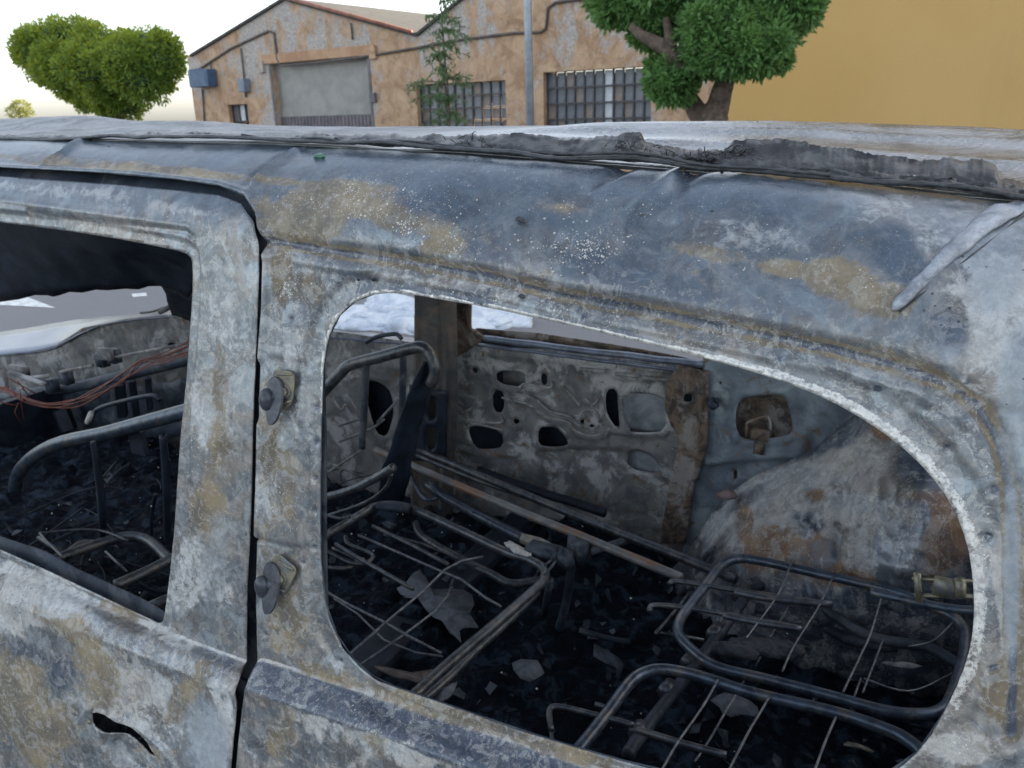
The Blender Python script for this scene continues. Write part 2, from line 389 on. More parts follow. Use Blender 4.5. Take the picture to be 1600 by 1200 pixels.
def gsheet(xs, rows, outline, holes):
    """grid over (X,row) -> kept quads, boundary vertices snapped on to the traced outlines. rows(X array, j)->z"""
    nx = len(xs); nr = rows.shape[0]
    P = np.stack([np.tile(xs, nr), rows.reshape(-1)], 1)
    idx = np.arange(nr*nx).reshape(nr, nx)
    q = np.stack([idx[:-1, :-1], idx[:-1, 1:], idx[1:, 1:], idx[1:, :-1]], -1).reshape(-1, 4)
    c = P[q].mean(1); keep = pip(c, outline) if outline is not None else np.ones(len(q), bool)
    for h in holes: keep &= ~pip(c, h)
    kq = q[keep]; rq = q[~keep]
    vb = np.intersect1d(np.unique(kq), np.unique(rq)) if len(rq) else np.array([], int)
    if len(vb):
        best = np.full(len(vb), 1e9); bp = P[vb].copy()
        for poly in ([outline] if outline is not None else [])+list(holes):
            d, n_ = dpoly(P[vb], poly, True, True); m = d < best; best[m] = d[m]; bp[m] = n_[m]
        ok = best < .03; P[vb[ok]] = bp[ok]
    used = np.unique(kq); mp = np.full(len(P), -1); mp[used] = np.arange(len(used))
    return P[used], mp[kq]
def setattr4(me, name, arr):
    a = me.attributes.new(name, 'FLOAT_COLOR', 'POINT'); a.data.foreach_set('color', arr.astype(np.float32).ravel())

# outlines traced in photo pixels
WIN = smoothpoly(XZ([(500,640),(502,580),(508,535),(522,500),(545,475),(575,461),(610,457),(650,461),(700,470),(760,480),(880,506),(960,525),(1060,550),(1150,573),(1250,605),(1330,643),(1400,690),(1450,737),(1490,792),(1512,850),(1521,905),(1523,960),(1518,1010),(1502,1060),(1478,1110),(1445,1168),(1395,1212),(1320,1238),(1220,1238),(1100,1222),(1000,1200),(900,1172),(820,1147),(740,1119),(680,1098),(625,1080),(585,1064),(555,1040),(528,1005),(508,960),(499,900),(497,800),(498,700)]), 1)
DWIN = smoothpoly(XZ([(297,412),(296,470),(290,560),(283,640),(272,800),(262,900),(254,960),(250,976),(238,975),(120,918),(0,863),(-150,795),(-330,720),(-420,600),(-380,420),(-300,330),(-100,336),(0,347),(150,367),(270,390),(292,398)]), 1)
DOOR = XZ([(-900,235),(-500,248),(-200,262),(0,275),(150,286),(280,298),(340,304),(376,317),(396,346),(404,382),(405,430),(401,520),(396,640),(391,800),(386,920),(382,1040),(378,1062),(371,1100),(364,1160),(357,1230),(352,1300),(350,1500),(346,1750),(-1500,1750),(-1500,1000)])
GAPB = XZ([(353,1760),(356,1500),(360,1300),(365,1230),(373,1160),(380,1105),(388,1068),(397,1045),(400,920),(402,800),(405,640),(409,520),(412,430),(412,380),(405,340),(386,310),(345,293),(280,284),(150,272),(0,264),(-200,252),(-500,238),(-900,226)])
SIDE_OUT = np.vstack([GAPB, [[GAPB[-1][0], .2], [1., .2], [1., -1.6]]])
GROOVE = XZ([(408,376),(430,378),(520,393),(640,410),(780,437),(880,462),(1000,484),(1100,505),(1200,527),(1300,547),(1387,569),(1475,599),(1530,636),(1562,690),(1577,760),(1584,860),(1586,1000),(1582,1150)])

def side_rows(X, za, zbot=-1.58, n1=170, n2=170, n3=58):
    X = np.asarray(X); g = zg(X); s = zs(X); R = []; B = zbf(X)
    for k in range(n1): R.append(zbot+(B-zbot)*k/n1)
    for k in range(n2): R.append(B+(g-B)*k/n2)
    for k in range(n3+1): R.append(g+(s-g)*math.sin(math.pi/2*k/n3))
    return np.array(R)

def seg(px, w_, h, prof='g'):   # a traced pressed line: polyline, half width, height
    return (XZ(px), w_, h, prof)
BEADS_PANEL = [
    seg([(417,400),(415,480),(408,560)], .006, .005), seg([(408,665),(406,740),(403,835)], .007, .006),
    seg([(424,385),(500,400)], .004, .003), seg([(398,842),(430,850),(466,858)], .003, -.003), seg([(466,858),(468,930)], .003, -.002),
    seg([(456,240),(430,258),(398,284)], .006, .006), seg([(128,222),(100,240),(72,256)], .006, .006), seg([(447,238),(420,258),(392,280)], .008, -.004),
    seg([(985,255),(960,268),(930,280)], .010, -.005), seg([(1060,270),(1030,295),(1000,315)], .012, .005), seg([(1075,275),(1050,300),(1010,330)], .014, -.004),
    seg([(485,690),(484,780),(478,850)], .004, .003), seg([(425,690),(422,740)], .003, -.002), seg([(437,690),(433,760)], .004, .003),
    seg([(1425,600),(1450,625),(1490,670)], .006, .004), seg([(1450,650),(1485,690)], .005, .003), seg([(1470,640),(1500,675)], .003, -.003),
    seg([(530,1010),(600,1078),(760,1140),(930,1195),(1100,1240)], .003, .0025),
    seg([(1545,880),(1548,1000),(1540,1100)], .006, .004), seg([(-300,268),(0,262),(200,272),(340,288),(385,302),(404,330),(412,372)], .005, .005),
    seg([(700,340),(900,352),(1100,385)], .05, -.004), seg([(1150,300),(1300,330),(1450,400)], .05, .005), seg([(560,330),(680,350)], .04, .003),
]
BEADS_DOOR = [
    seg([(0,324),(120,342),(220,354),(290,362),(301,372),(304,395)], .0035, -.003), seg([(0,312),(150,333),(292,352)], .004, .002), seg([(0,878),(110,925),(232,982)], .005, -.005), seg([(0,905),(120,956),(250,1006),(378,1060)], .006, .005),
    seg([(0,890),(120,940),(250,992)], .005, .003), seg([(140,1105),(125,1130),(135,1165),(160,1230)], .006, .007), seg([(150,1112),(220,1135),(262,1175),(300,1240)], .005, .006),
]
def side_disp(P, beads, which):
    X, z = P[:, 0], P[:, 1]; h = np.zeros(len(P))
    P3 = np.stack([X, side(X, z), z], 1)
    h += vnoise(P3, 3.2, 2)*.0035+vnoise(P3+9, 11, 3)*.0011+vnoise(P3+3, 45, 2)*.00035
    if which == 'side':
        d = dpoly(P, GROOVE); h += -.0115*np.exp(-(d/.0105)**2)
        d2 = dpoly(P, GROOVE+np.array([0, -.022])); h += .0032*np.exp(-(d2/.007)**2)
        dw = dpoly(P, WIN, True); h += -.005*(1-sstep(.030, .040, dw))+.002*np.exp(-((dw-.003)/.004)**2)
        for u, v in HOLES_PX:
            c = XZ([(u, v)])[0]; dd = np.hypot(*(P-c).T); h += -.005*np.exp(-(dd/.0045)**2)
        # recessed seats for the two plates
        for c, a in (((443, 602), .03), ((440, 893), .032)):
            q = XZ([c])[0]; dd = np.maximum(np.abs(X-q[0]), np.abs(z-q[1])*.8); h += -.004*(1-sstep(a, a+.006, dd))
    else:
        dw = dpoly(P, DWIN, True); h += -.006*(1-sstep(.018, .026, dw))*(P[:, 0] < -1.12)*1.
        c = XZ([(205, 1185)])[0]; e = np.hypot((X-c[0])/.085, (z-c[1])/.055); h += -.022*(1-sstep(.6, 1.05, e))
    for L, w_, a, _ in beads:
        m = (np.abs(X-L[:, 0].mean()) < np.ptp(L[:, 0])/2+w_*3+.01)
        if m.any():
            d = dpoly(P[m], L); h[m] += a*1.5*np.exp(-(d/w_)**2)
    return h
HOLES_PX = [(455,500),(470,880),(530,1035),(640,438),(760,455),(1060,525),(1480,700),(1545,840),(491,637),(490,692),(489,748),(487,800),(487,857),(566,1080),(575,438),(912,493),(1218,560),(1372,607),(1554,765),(1553,1046)]

def gauss(px, blobs, warp):
    o = np.zeros(len(px))
    for b in blobs:
        u, v, ru, rv, a = b[:5]; ang = math.radians(b[5] if len(b) > 5 else 0)
        dx, dy = px[:, 0]-u, px[:, 1]-v; x = dx*math.cos(ang)+dy*math.sin(ang); y = -dx*math.sin(ang)+dy*math.cos(ang)
        e = np.sqrt((x/ru)**2+(y/rv)**2)+.55*warp
        o = np.maximum(o, a*(1-sstep(.25, 1.65, e)))
    return o
RUST = [(430,760,40,260,.35),(330,760,40,220,.3),(800,400,420,60,.28,10),(1520,1000,50,200,.35),(150,1060,160,90,.35),(560,1150,260,50,.3,20),(1500,470,120,120,.2),(555,315,100,26,1.,4),(640,345,90,26,.75,14),(470,340,60,38,.85),(440,440,14,60,1.),(475,455,35,28,.7),(200,262,330,8,.95,5),
        (1310,435,62,28,1.,12),(1230,418,70,16,.7,8),(1385,470,60,26,.7),(1130,395,90,12,.5,10),(980,255,40,8,.8,-30),(870,322,40,14,.6),(690,380,40,18,.7),
        (345,700,25,50,.7),(325,805,26,70,.75),(345,600,14,60,.5),(250,440,40,20,.3),(20,1080,60,70,.95),(75,1150,50,60,.9),(110,985,60,25,.7,25),(150,1040,26,70,.8,-30),(190,960,40,18,.6,25),
        (290,1090,22,50,.8,30),(310,1130,14,40,.6),(425,720,16,60,.85),(455,770,20,60,.6),(440,980,38,60,.7),(520,1062,70,22,.6,20),(700,1118,150,22,.95,17),(880,1175,90,20,.8,17),(1575,1085,40,50,.9),
        (445,1135,30,70,.6),(590,1160,60,40,.4,20),(200,940,60,10,.8,25),(60,880,70,8,.6,25),(1420,560,90,9,.5,20),(100,1040,30,20,.7),(230,1180,50,20,.5),(1545,1160,30,20,.3),(430,600,18,10,.8)]
PALE = [(345,520,30,100,.55),(330,650,40,60,.8),(300,900,60,60,.6),(60,935,70,45,1.,25),(20,960,40,40,1.),(230,1070,80,40,.8,30),(330,1145,45,70,.8),(120,1100,40,30,.5),(560,530,22,60,.8,20),(470,640,25,60,.7),(455,560,20,30,.8),
        (1450,350,140,50,.4,10),(1560,480,70,70,.8),(1510,620,40,40,.55),(1545,520,50,80,.8),(1575,900,25,130,1.),(1530,950,14,120,.9),(1490,640,40,30,.5,45),(1180,370,120,30,.5,6),(600,1140,130,40,.8,22),(760,1190,120,30,.75,20),(520,1120,50,40,.7),
        (420,770,18,60,.8),(840,470,200,10,.4,14),(900,388,85,30,.35),(640,435,70,8,.5,12),(300,330,100,14,.6,8),(120,300,160,12,.5,5),(620,1100,60,14,.5,20),(1500,1170,60,25,.8),(200,1110,60,26,.6,30),(270,1000,50,18,.7,25)]
DARK = [(780,268,380,40,.9,4),(700,320,120,40,.75,10),(1100,300,200,40,.85,6),(860,340,110,30,.6,8),(1190,330,110,22,.7,8),(200,238,320,22,.7,2),(560,245,200,18,.8,4),(1000,440,240,30,.75,14),(760,400,90,30,.6,12),
        (1395,385,34,34,.85),(1420,420,50,28,.7,30),(1480,515,55,40,.9,45),(1365,370,50,10,.6),(540,440,60,26,.6,10),(480,480,26,40,.6),(700,462,120,14,.8,10),(900,505,180,12,.6,14),(1120,560,100,10,.4,14),
        (470,1083,80,17,1.4,17),(620,1128,130,17,1.4,18),(790,1180,130,16,1.3,18),(900,1205,80,10,.9,17),(40,1020,60,16,.8,25),(95,1050,26,30,.8,40),(390,1180,18,70,.5),(420,1170,30,60,.6),(360,1040,14,14,.9),(340,900,8,50,.5,10),(170,1180,30,60,.4),  # leading blobs paint the shaded strip below the belt crease
        (330,860,12,70,.3,8),(1570,1150,30,20,.4),(1430,640,70,22,.35,35),(960,410,60,20,.5)]
SPECK = [(905,385,75,32,.62,-5),(960,365,60,20,.5,-20),(600,325,170,50,.62,6),(640,355,60,20,.8),(900,300,400,60,.3,8),(260,430,70,50,.75),(240,330,120,14,.4,8),(440,380,40,30,.5),(470,440,30,30,.7),(840,470,300,26,.5,14),(700,380,90,26,.6),
         (300,700,40,200,.4),(1300,400,200,80,.25),(440,780,40,160,.5),(1540,900,14,260,.6),(600,1120,150,50,.35,20),(170,980,120,50,.3,25),(1510,1170,50,25,.8),(1180,520,120,20,.4,12)]
SOFT = [(1480,560,30,36,.7,45),(1540,400,80,120,.9),(1460,330,110,40,.7),(1590,620,40,140,.9),(325,1150,36,60,1.),(335,880,22,110,.7,6),(1395,760,4,4,.1),(300,920,30,60,.5),(380,450,14,120,.6),(1582,900,16,180,1.),(430,1190,20,30,.4),(20,300,200,10,.4,5),(350,560,16,100,.4)]
def stains_shade(V, P, which):
    px = proj(V); wp = vnoise(V, 14, 4)*1.4
    n = len(V)
    st = np.zeros((n, 4)); ex = np.zeros((n, 4)); ex[:, 3] = 1
    st[:, 0] = gauss(px, RUST, wp); st[:, 1] = gauss(px, PALE, vnoise(V+3, 14, 4)*1.4)
    st[:, 2] = gauss(px, DARK, vnoise(V+5, 12, 4)*1.3); st[:, 3] = gauss(px, SPECK, vnoise(V+8, 12, 3)*1.4)
    ex[:, 1] = gauss(px, SOFT, vnoise(V+12, 10, 3)*1.2)
    st[:, 1] *= (1-.7*st[:, 2])
    if which == 'side':
        dg = dpoly(P, GROOVE); st[:, 0] = np.maximum(st[:, 0], 1.*(1-sstep(.005, .014, dg)))
        st[:, 2] = np.maximum(st[:, 2], 1.0*(1-sstep(.002, .006, dg+vnoise(V+4, 20, 3)*.003)))  # dark core paints the recess shade into the groove
        dw = dpoly(P, WIN, True)
        top = sstep(-.46, -.40, P[:, 1])+sstep(-.05, .04, P[:, 0])*sstep(-.86, -.6, P[:, 1])*.9+.35*(P[:, 0] < -.72)
        width = .0050+.0085*sstep(-.45, .05, P[:, 0])
        ex[:, 0] = (1-.35*sstep(-.35, 0, P[:, 0]))*np.clip(top, 0, 1)*(1-sstep(width*.7, width*1.4, dw))+.30*np.clip(top, 0, 1)*(1-sstep(.012, .045, dw))
        for u, v in HOLES_PX:
            c = XZ([(u, v)])[0]; dd = np.hypot(*(P-c).T); st[:, 2] = np.maximum(st[:, 2], 1-sstep(.003, .0055, dd)); m = dd < .005; ex[m, 0] = 0; st[m, 3] = 0
        ex[:, 2] = gauss(px, [(1520,470,90,140,.6)], wp)
    else:
        ex[:, 2] = gauss(px, [(40,940,60,60,.6), (330,960,50,60,.5)], wp)
    dz = zbf(P[:, 0])-P[:, 1]; jit = vnoise(V+2, 16, 3)*.010  # crease shading painted as colour: dark band below, bright edge line on it
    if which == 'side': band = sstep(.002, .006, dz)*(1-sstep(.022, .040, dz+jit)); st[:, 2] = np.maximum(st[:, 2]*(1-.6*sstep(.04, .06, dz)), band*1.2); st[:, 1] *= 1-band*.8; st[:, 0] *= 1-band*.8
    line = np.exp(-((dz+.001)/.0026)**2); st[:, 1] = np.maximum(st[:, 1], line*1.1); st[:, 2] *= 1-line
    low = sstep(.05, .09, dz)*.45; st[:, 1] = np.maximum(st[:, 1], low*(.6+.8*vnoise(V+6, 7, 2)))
    ex[:, 0] = np.clip(ex[:, 0], 0, 1)
    return st, ex

VAN = empty('burnt_van', 'burnt out van with bare scorched metal panels and empty window openings', 'van')
def side_sheet(name, xs, outline, holes, beads, which, off=0., mat=M_PANEL, th=.0022, label=None):
    P, q = gsheet(xs, side_rows(xs, 0), outline, holes)
    X, z = P[:, 0], P[:, 1]; V = np.stack([X, side(X, z), z], 1); e = .002
    nx = -(side(X+e, z)-side(X-e, z))/(2*e); nz = -(side(X, z+e)-side(X, z-e))/(2*e)
    nz = np.clip(nz, -8, 8); N = np.stack([nx, np.ones(len(X)), nz], 1); N /= np.linalg.norm(N, axis=1)[:, None]; N = -N      # towards the camera
    h = side_disp(P, beads, which)
    st, ex = stains_shade(V, P, which)
    V2 = V+N*(h-off)[:, None]
    # orientation: outward normals
    o = mesh(name, V2, q, mat, VAN); me = o.data
    setattr4(me, 'stain_shade', st); setattr4(me, 'extra', ex)
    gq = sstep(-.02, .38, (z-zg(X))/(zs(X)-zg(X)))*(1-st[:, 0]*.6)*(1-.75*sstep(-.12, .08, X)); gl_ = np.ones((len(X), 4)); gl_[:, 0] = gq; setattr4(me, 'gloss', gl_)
    solid(o, th, -1)
    if label: o['label'] = label
    return o
xs_side = np.arange(-2.9, .42, .0045)
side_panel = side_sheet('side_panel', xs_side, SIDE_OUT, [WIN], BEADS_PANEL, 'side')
HAND = smoothpoly(XZ([(143,1110),(145,1134),(162,1145),(182,1154),(198,1166),(208,1176),(222,1192),(238,1190),(236,1166),(214,1143),(186,1123),(158,1111)]), 1)
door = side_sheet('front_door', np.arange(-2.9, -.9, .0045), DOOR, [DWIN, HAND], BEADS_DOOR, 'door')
# door inner frame: the sill that shows behind the outer skin, plus latch details in the handle recess
def side_band(name, px, off, mat, parent=VAN, th=.004, zoff=0):
    p = onside(px, off); me = MB().plate(p, (0, 1, 0), th).build(name, mat, parent, smooth=False); return me
def strip(name, A, B, mat, parent=VAN, th=.003, sub=6, noise_=0., sub2=5):
    """ribbon between two traced 3D polylines"""
    A = crom(np.asarray(A, float), sub); B = crom(np.asarray(B, float), sub); m = min(len(A), len(B))
    R = np.array([A[:m]+(B[:m]-A[:m])*t for t in np.linspace(0, 1, sub2)]); V = R.reshape(-1, 3)
    if noise_: V = V+np.stack([vnoise(V+k*3.3, 14, 3) for k in range(3)], 1)*noise_
    idx = np.arange(sub2*m).reshape(sub2, m); q = np.stack([idx[:-1, :-1], idx[:-1, 1:], idx[1:, 1:], idx[1:, :-1]], -1).reshape(-1, 4)
    o = mesh(name, V, q, mat, parent); solid(o, th, 0); return o
strip('inner_sill', onside([(-300,735),(-100,800),(0,838),(60,858),(130,893),(200,925),(248,950),(262,965)], .055), onside([(-300,830),(-100,905),(0,948),(60,975),(130,1005),(200,1035),(248,1060),(262,1075)], .07), M_SOOT, door, .003, noise_=.003)
strip('window_channel', onside([(-250,300),(0,340),(150,362),(292,388)], .03), onside([(-250,275),(0,318),(150,338),(300,360)], .035), M_INNER, door, .002)
hm = MB(); c0 = onside([(132, 1118)], -.001)[0]
hm.blob(c0, (.006, .004, .008), 8); hm.blob(onside([(140,1128)], -.001)[0], (.005, .004, .006), 8)
hm.each('handle_bracket', M_BRASS, door)
#strip('latch_cover', onside([(160,1150),(185,1158),(212,1180),(235,1215)], .012), onside([(150,1172),(175,1185),(195,1205),(215,1240)], .03), M_INNER, door, .002, noise_=.004)

# B pillar behind the gap
PILI = smoothpoly(XZ([(308,402),(420,398),(470,470),(489,600),(489,960),(500,1050),(420,1120),(270,1130),(278,950),(290,760),(302,600)]), 1)
side_sheet('inner_pillar', np.arange(-1.45, -.7, .012), PILI, [], [], 'door', .034, M_SOOT, .003)
GAPI = XZ([(-300,300),(0,300),(200,306),(330,325),(380,360),(385,500),(440,500),(440,330),(400,285),(300,262),(0,240),(-300,232)])
side_sheet('roof_channel', np.arange(-2.4, -.8, .012), GAPI, [], [], 'door', .022, M_SOOT, .003)
LOWI = XZ([(300,1060),(300,1750),(430,1750),(430,1060)])
side_sheet('door_jamb', np.arange(-1.3, -.8, .012), LOWI, [], [], 'door', .04, M_SOOTD, .003)
# inner lining round the rear window: gives the opening the depth of a pressed double panel
WB = WIN[::2]; c = WB.mean(0)
WI = c+(WB-c)*np.array([1.03, 1.03]); yy = side(WI[:, 0], WI[:, 1])
A3 = np.stack([WB[:, 0], side(WB[:, 0], WB[:, 1])+.006, WB[:, 1]], 1); B3 = np.stack([WI[:, 0], yy+.012, WI[:, 1]], 1)
mA = len(A3); qq = [(i, (i+1) % mA, mA+(i+1) % mA, mA+i) for i in range(mA)]
# (open lower rim only bends inwards a little, so that it never covers the opening)
o = mesh('window_return', np.vstack([A3, B3]), qq, M_SOOT, VAN); solid(o, .002, 0)

# ---- hinge plates with rubber-like knobs in the gap
def hinge(cu, cv, tilt, s=1.):
    root = bpy.data.objects.new('hinge', None); COL.objects.link(root); root.parent = VAN
    C0 = onside([(cu, cv)])[0]; ppm = 1300/np.linalg.norm(C0)   # px per metre
    ex = np.array([1, 0.03, 0]); ez = np.array([0, .15, .99]); en = np.array([0, -1, .15])
    def L(du, dv, out=0): return C0+ex*du/ppm*1.05-ez*dv/ppm*1.05+en*out
    def rpoly(w_, h_, a, ch):
        P = [(-w_, -h_), (0, -h_), (w_, -h_), (w_, -h_*.3), (w_*.9, h_*.55), (w_*.3, h_), (-w_, h_), (-w_, 0)]
        ca, sa = math.cos(a), math.sin(a); return smoothpoly([(x*ca-y*sa, x*sa+y*ca) for x, y in P], 2)
    b = MB(); pp = rpoly(20*s, 29*s, tilt, 5); b.plate([L(x, y, .003) for x, y in pp], en, .003); o = b.build('hinge_plate', M_PLATE, root, False); bevel(o, .0012)
    b = MB(); cb, sb = math.cos(tilt), math.sin(tilt)
    for (x0, y0, x1, y1) in ((-10, -22, 16, -26), (-6, 22, 18, 12)):
        P = [L(x0*cb-y0*sb, x0*sb+y0*cb, .0065), L(x1*cb-y1*sb, x1*sb+y1*cb, .0065)]; b.tube(P, .0022, 6)
    b.each('plate_rib', M_BRASS, root)
    b = MB(); q = [L(5+9*math.cos(a), 1+10*math.sin(a), .0055) for a in np.arange(0, 6.28, .35)]; b.plate(q, en, .0022)
    q = [L(5+6*math.cos(a), 1+6.6*math.sin(a), .0075) for a in np.arange(0, 6.28, math.pi/3)]; b.plate(q, en, .004)
    o = b.build('bolt', M_BRASS, root, False); bevel(o, .0008)
    # bracket: bent tab standing out of the panel
    b = MB(); tab = smoothpoly([(-16, -26), (-4, -28), (8, -14), (10, 12), (4, 34), (-8, 44), (-14, 34), (-20, 0)], 2)
    b.plate([L(x*s-2, y*s+8, .008+.0007*(y*s+30)*.25) for x, y in tab], en*.7+ex*-.5, .004); b.build('bracket', M_RUBBER, root, False)
    b = MB(); b.tube([L(2, 8, .003), L(-16, 12, .014)], .008, 10, smooth=False); b.build('stem', M_SOOT, root)
    b = MB(); b.blob(L(-21*s, 15*s, .016), (.0125*s, .013, .0195*s), 24, wob=.06); b.build('knob', M_RUBBER, root)
hinge(446, 609, .05); hinge(440, 900, .45, 1.06)

# ------------------------------------------------------------------ roof top
def roof_z(X, Y):
    s = zs(X); y0 = side(X, s)                       # seam
    t = (Y-y0)/(2.32-y0)
    cr = np.interp(X, [-3, -1.9, -1.06, -.6, -.23, .08, .4], [-.018, -.012, .006, .028, .046, .054, .056])
    z = s+.002+cr*np.sin(np.clip(t, 0, 1)*math.pi)**.8
    for y, a in ((1.34, .011), (1.52, .013), (1.70, .010), (1.9, .009)): z = z+a*np.exp(-((Y-y)/.022)**2)*sstep(-.95, -.6, X)
    P = np.stack([X, Y, X*0], 1)
    z = z+vnoise(P, 3.0, 3)*.004+vnoise(P+4, 14, 2)*.0012
    # heat-buckled humps towards the windscreen
    for x, y, rx, ry, a in ((-3.05, 2.0, .42, .22, .055), (-2.35, 1.95, .40, .2, .034), (-1.95, 1.65, .45, .16, .022), (-2.4, 1.5, .3, .14, .012)):
        z = z+a*np.exp(-((X-x)/rx)**4-((Y-y)/ry)**2)
    return z-1.2*np.clip(Y-2.2, 0, 1)**2*4
xs = np.arange(-3.6, .42, .012); ts = np.linspace(0, 1, 90)
X = np.tile(xs, len(ts)); y0 = side(xs, zs(xs)); Y = (y0[None, :]-.004+(2.36-y0[None, :])*ts[:, None]).reshape(-1)
V = np.stack([X, Y, roof_z(X, Y)], 1); idx = np.arange(len(V)).reshape(len(ts), len(xs))
q = np.stack([idx[:-1, :-1], idx[:-1, 1:], idx[1:, 1:], idx[1:, :-1]], -1).reshape(-1, 4)
roof = mesh('roof', V, q, M_ROOF, VAN); solid(roof, .002, -1)

# torn sealant along the roof seam
def crumple(name, lo, hi, depth, mat, amp=.006, f=14, th=.0012, nv=7):
    """lo, hi: traced px polylines (bottom edge, top edge); stands on the roof edge, leaning back"""
    lo = np.array(lo, float); hi = np.array(hi, float); us = np.arange(lo[0, 0], lo[-1, 0], 3.)
    vl = np.interp(us, lo[:, 0], lo[:, 1]); vh = np.interp(us, hi[:, 0], hi[:, 1]); rows_ = []
    jj = vnoise(np.stack([us*.05, us*0, us*0+amp*900], 1), 1., 4)*11+vnoise(np.stack([us*.3, us*0, us*0+7], 1), 1., 2)*2.5; vh = np.minimum(vl-(vl-vh)*(.5+.3*sstep(380, 520, us)+.25*sstep(850, 1080, us))+jj*.7, vl-1)
    for k in range(nv):
        t = k/(nv-1); px = np.stack([us, vl+(vh-vl)*t], 1); rows_.append(onY(px, 1.165+depth*t))
    V = np.array(rows_).reshape(-1, 3); m = len(us)
    d = np.stack([vnoise(V*np.array([1, 3, 3])+k*3.3, f, 4) for k in range(3)], 1)*amp*np.array([.5, 1.2, .4])
    fold = (1-np.abs(vnoise(V*np.array([.7, 2.2, 2.2])+4, f*1.5, 4))*3.2)*amp*1.2; V = V+d; V[:, 1] -= fold; V[:, 2] += .15*fold
    idx = np.arange(nv*m).reshape(nv, m); q = np.stack([idx[:-1, :-1], idx[:-1, 1:], idx[1:, 1:], idx[1:, :-1]], -1).reshape(-1, 4)
    o = mesh(name, V, q, mat, VAN); solid(o, th, 0); return o
crumple('torn_seal', [(-60,213),(60,216),(200,213),(340,212),(460,217),(600,222),(740,232),(900,243),(1040,255),(1200,268),(1400,287),(1600,312),(1700,326)],
        [(-60,211),(20,204),(40,212),(70,205),(110,209),(200,209),(340,206),(400,207),(480,209),(560,207),(650,208),(740,208),(800,203),(880,206),(960,210),(1000,207),(1010,222),(1060,232),(1130,238),(1150,220),(1200,220),(1290,232),(1330,236),(1380,244),(1420,248),(1470,250),(1530,254),(1556,260),(1560,280),(1620,292),(1700,300)], .05, M_TORN, .005, 16)
crumple('sealant_fold', [(460,220),(560,227),(680,231),(800,243),(900,247),(1000,254),(1100,263),(1200,270),(1330,282),(1440,290),(1540,300),(1620,314)],
        [(460,212),(560,216),(680,222),(800,226),(900,236),(1000,240),(1100,247),(1200,256),(1330,268),(1440,277),(1540,288),(1620,300)], .012, M_TORNB, .006, 24)
b = MB()
def seam_pts(l, y=1.155): return onY(l, y)
b.tube(seam_pts([(-50,217),(60,218),(160,215),(300,214),(420,219),(520,224),(620,228),(700,233),(800,240),(900,246),(1000,252),(1080,258),(1160,264),(1240,272),(1330,281),(1420,288),(1500,294),(1560,303),(1650,317)]), list(.0035+.0022*vnoise(np.arange(240)[:, None]*np.array([.31, .7, .2]), 1., 3)), 7, 14, wob=.006)
b.tube(seam_pts([(880,236),(960,243),(1040,247),(1120,256),(1200,262),(1300,274)], 1.15), list(.0024+.0018*vnoise(np.arange(120)[:, None]*np.array([.41, .3, .2]), 1., 3)), 6, 10, wob=.008)
b.tube(seam_pts([(380,212),(440,220),(500,217),(560,226),(650,223),(720,232)], 1.16), .0022, 6, 10, wob=.006)
b.build('seal_bead', M_TORNB, VAN)
b = MB()
for cu, cv, n_ in ((985, 222, 34), (1030, 236, 26), (1150, 232, 40), (1100, 240, 18), (720, 214, 14), (745, 218, 10)):
    for i in range(n_):
        u = cu+rng.normal(0, 16); v = cv+rng.normal(0, 5)+4; p0 = onY([(u, v+4)], 1.17)[0]; d = np.array([rng.normal(0, 1), rng.normal(.3, .5), abs(rng.normal(.35, .4))]); d /= np.linalg.norm(d)
        L_ = rng.uniform(.004, .016); p1 = p0+d*L_*.5+rng.normal(0, .002, 3); b.tube([p0, p1, p0+d*L_], [.0009, .0009, .0004], 4, 2)
b.build('frayed_strand', M_TORN, VAN)['kind'] = 'stuff'

# the melted white trim dripping down at the rear corner
lo = [(1700,262),(1640,296),(1600,330),(1560,352),(1510,392),(1460,432),(1425,468),(1405,483),(1396,487)]
hi = [(1700,258),(1640,286),(1600,312),(1546,326),(1491,373),(1446,417),(1416,450),(1398,471),(1394,484)]
L0 = np.array([np.nan]); A_ = onside(lo, -.004); B_ = onside(hi, -.004)
def fixnan(A, px):
    bad = np.isnan(A[:, 0])
    if bad.any(): A[bad] = onY(np.array(px, float)[bad], 1.2)
    return A
A_ = fixnan(A_, lo); B_ = fixnan(B_, hi); A_ = crom(A_, 6); B_ = crom(B_, 6); m = len(A_); R = []
for k in range(9):
    t = k/8; q_ = A_+(B_-A_)*t; bulge = math.sin(math.pi*t)*.006; R.append(q_+np.array([0, -1, .35])*bulge)
V = np.array(R).reshape(-1, 3); V = V+np.stack([0*V[:, 0], -np.abs(vnoise(V, 45, 3))*.010, vnoise(V+3, 50, 2)*.004], 1)
idx = np.arange(9*m).reshape(9, m); q = np.stack([idx[:-1, :-1], idx[:-1, 1:], idx[1:, 1:], idx[1:, :-1]], -1).reshape(-1, 4)
o = mesh('melted_trim', V, q, M_WHITE, VAN); solid(o, .002, 0)
b = MB(); cr_ = fixnan(onside([(1720,225),(1640,284),(1600,336),(1520,398),(1450,452),(1405,487)], -.003), [(1720,225),(1640,284),(1600,336),(1520,398),(1450,452),(1405,487)])
b.tube(cr_, .0014, 5, 6, wob=.002); b.build('seam_edge', M_TORNB, VAN)

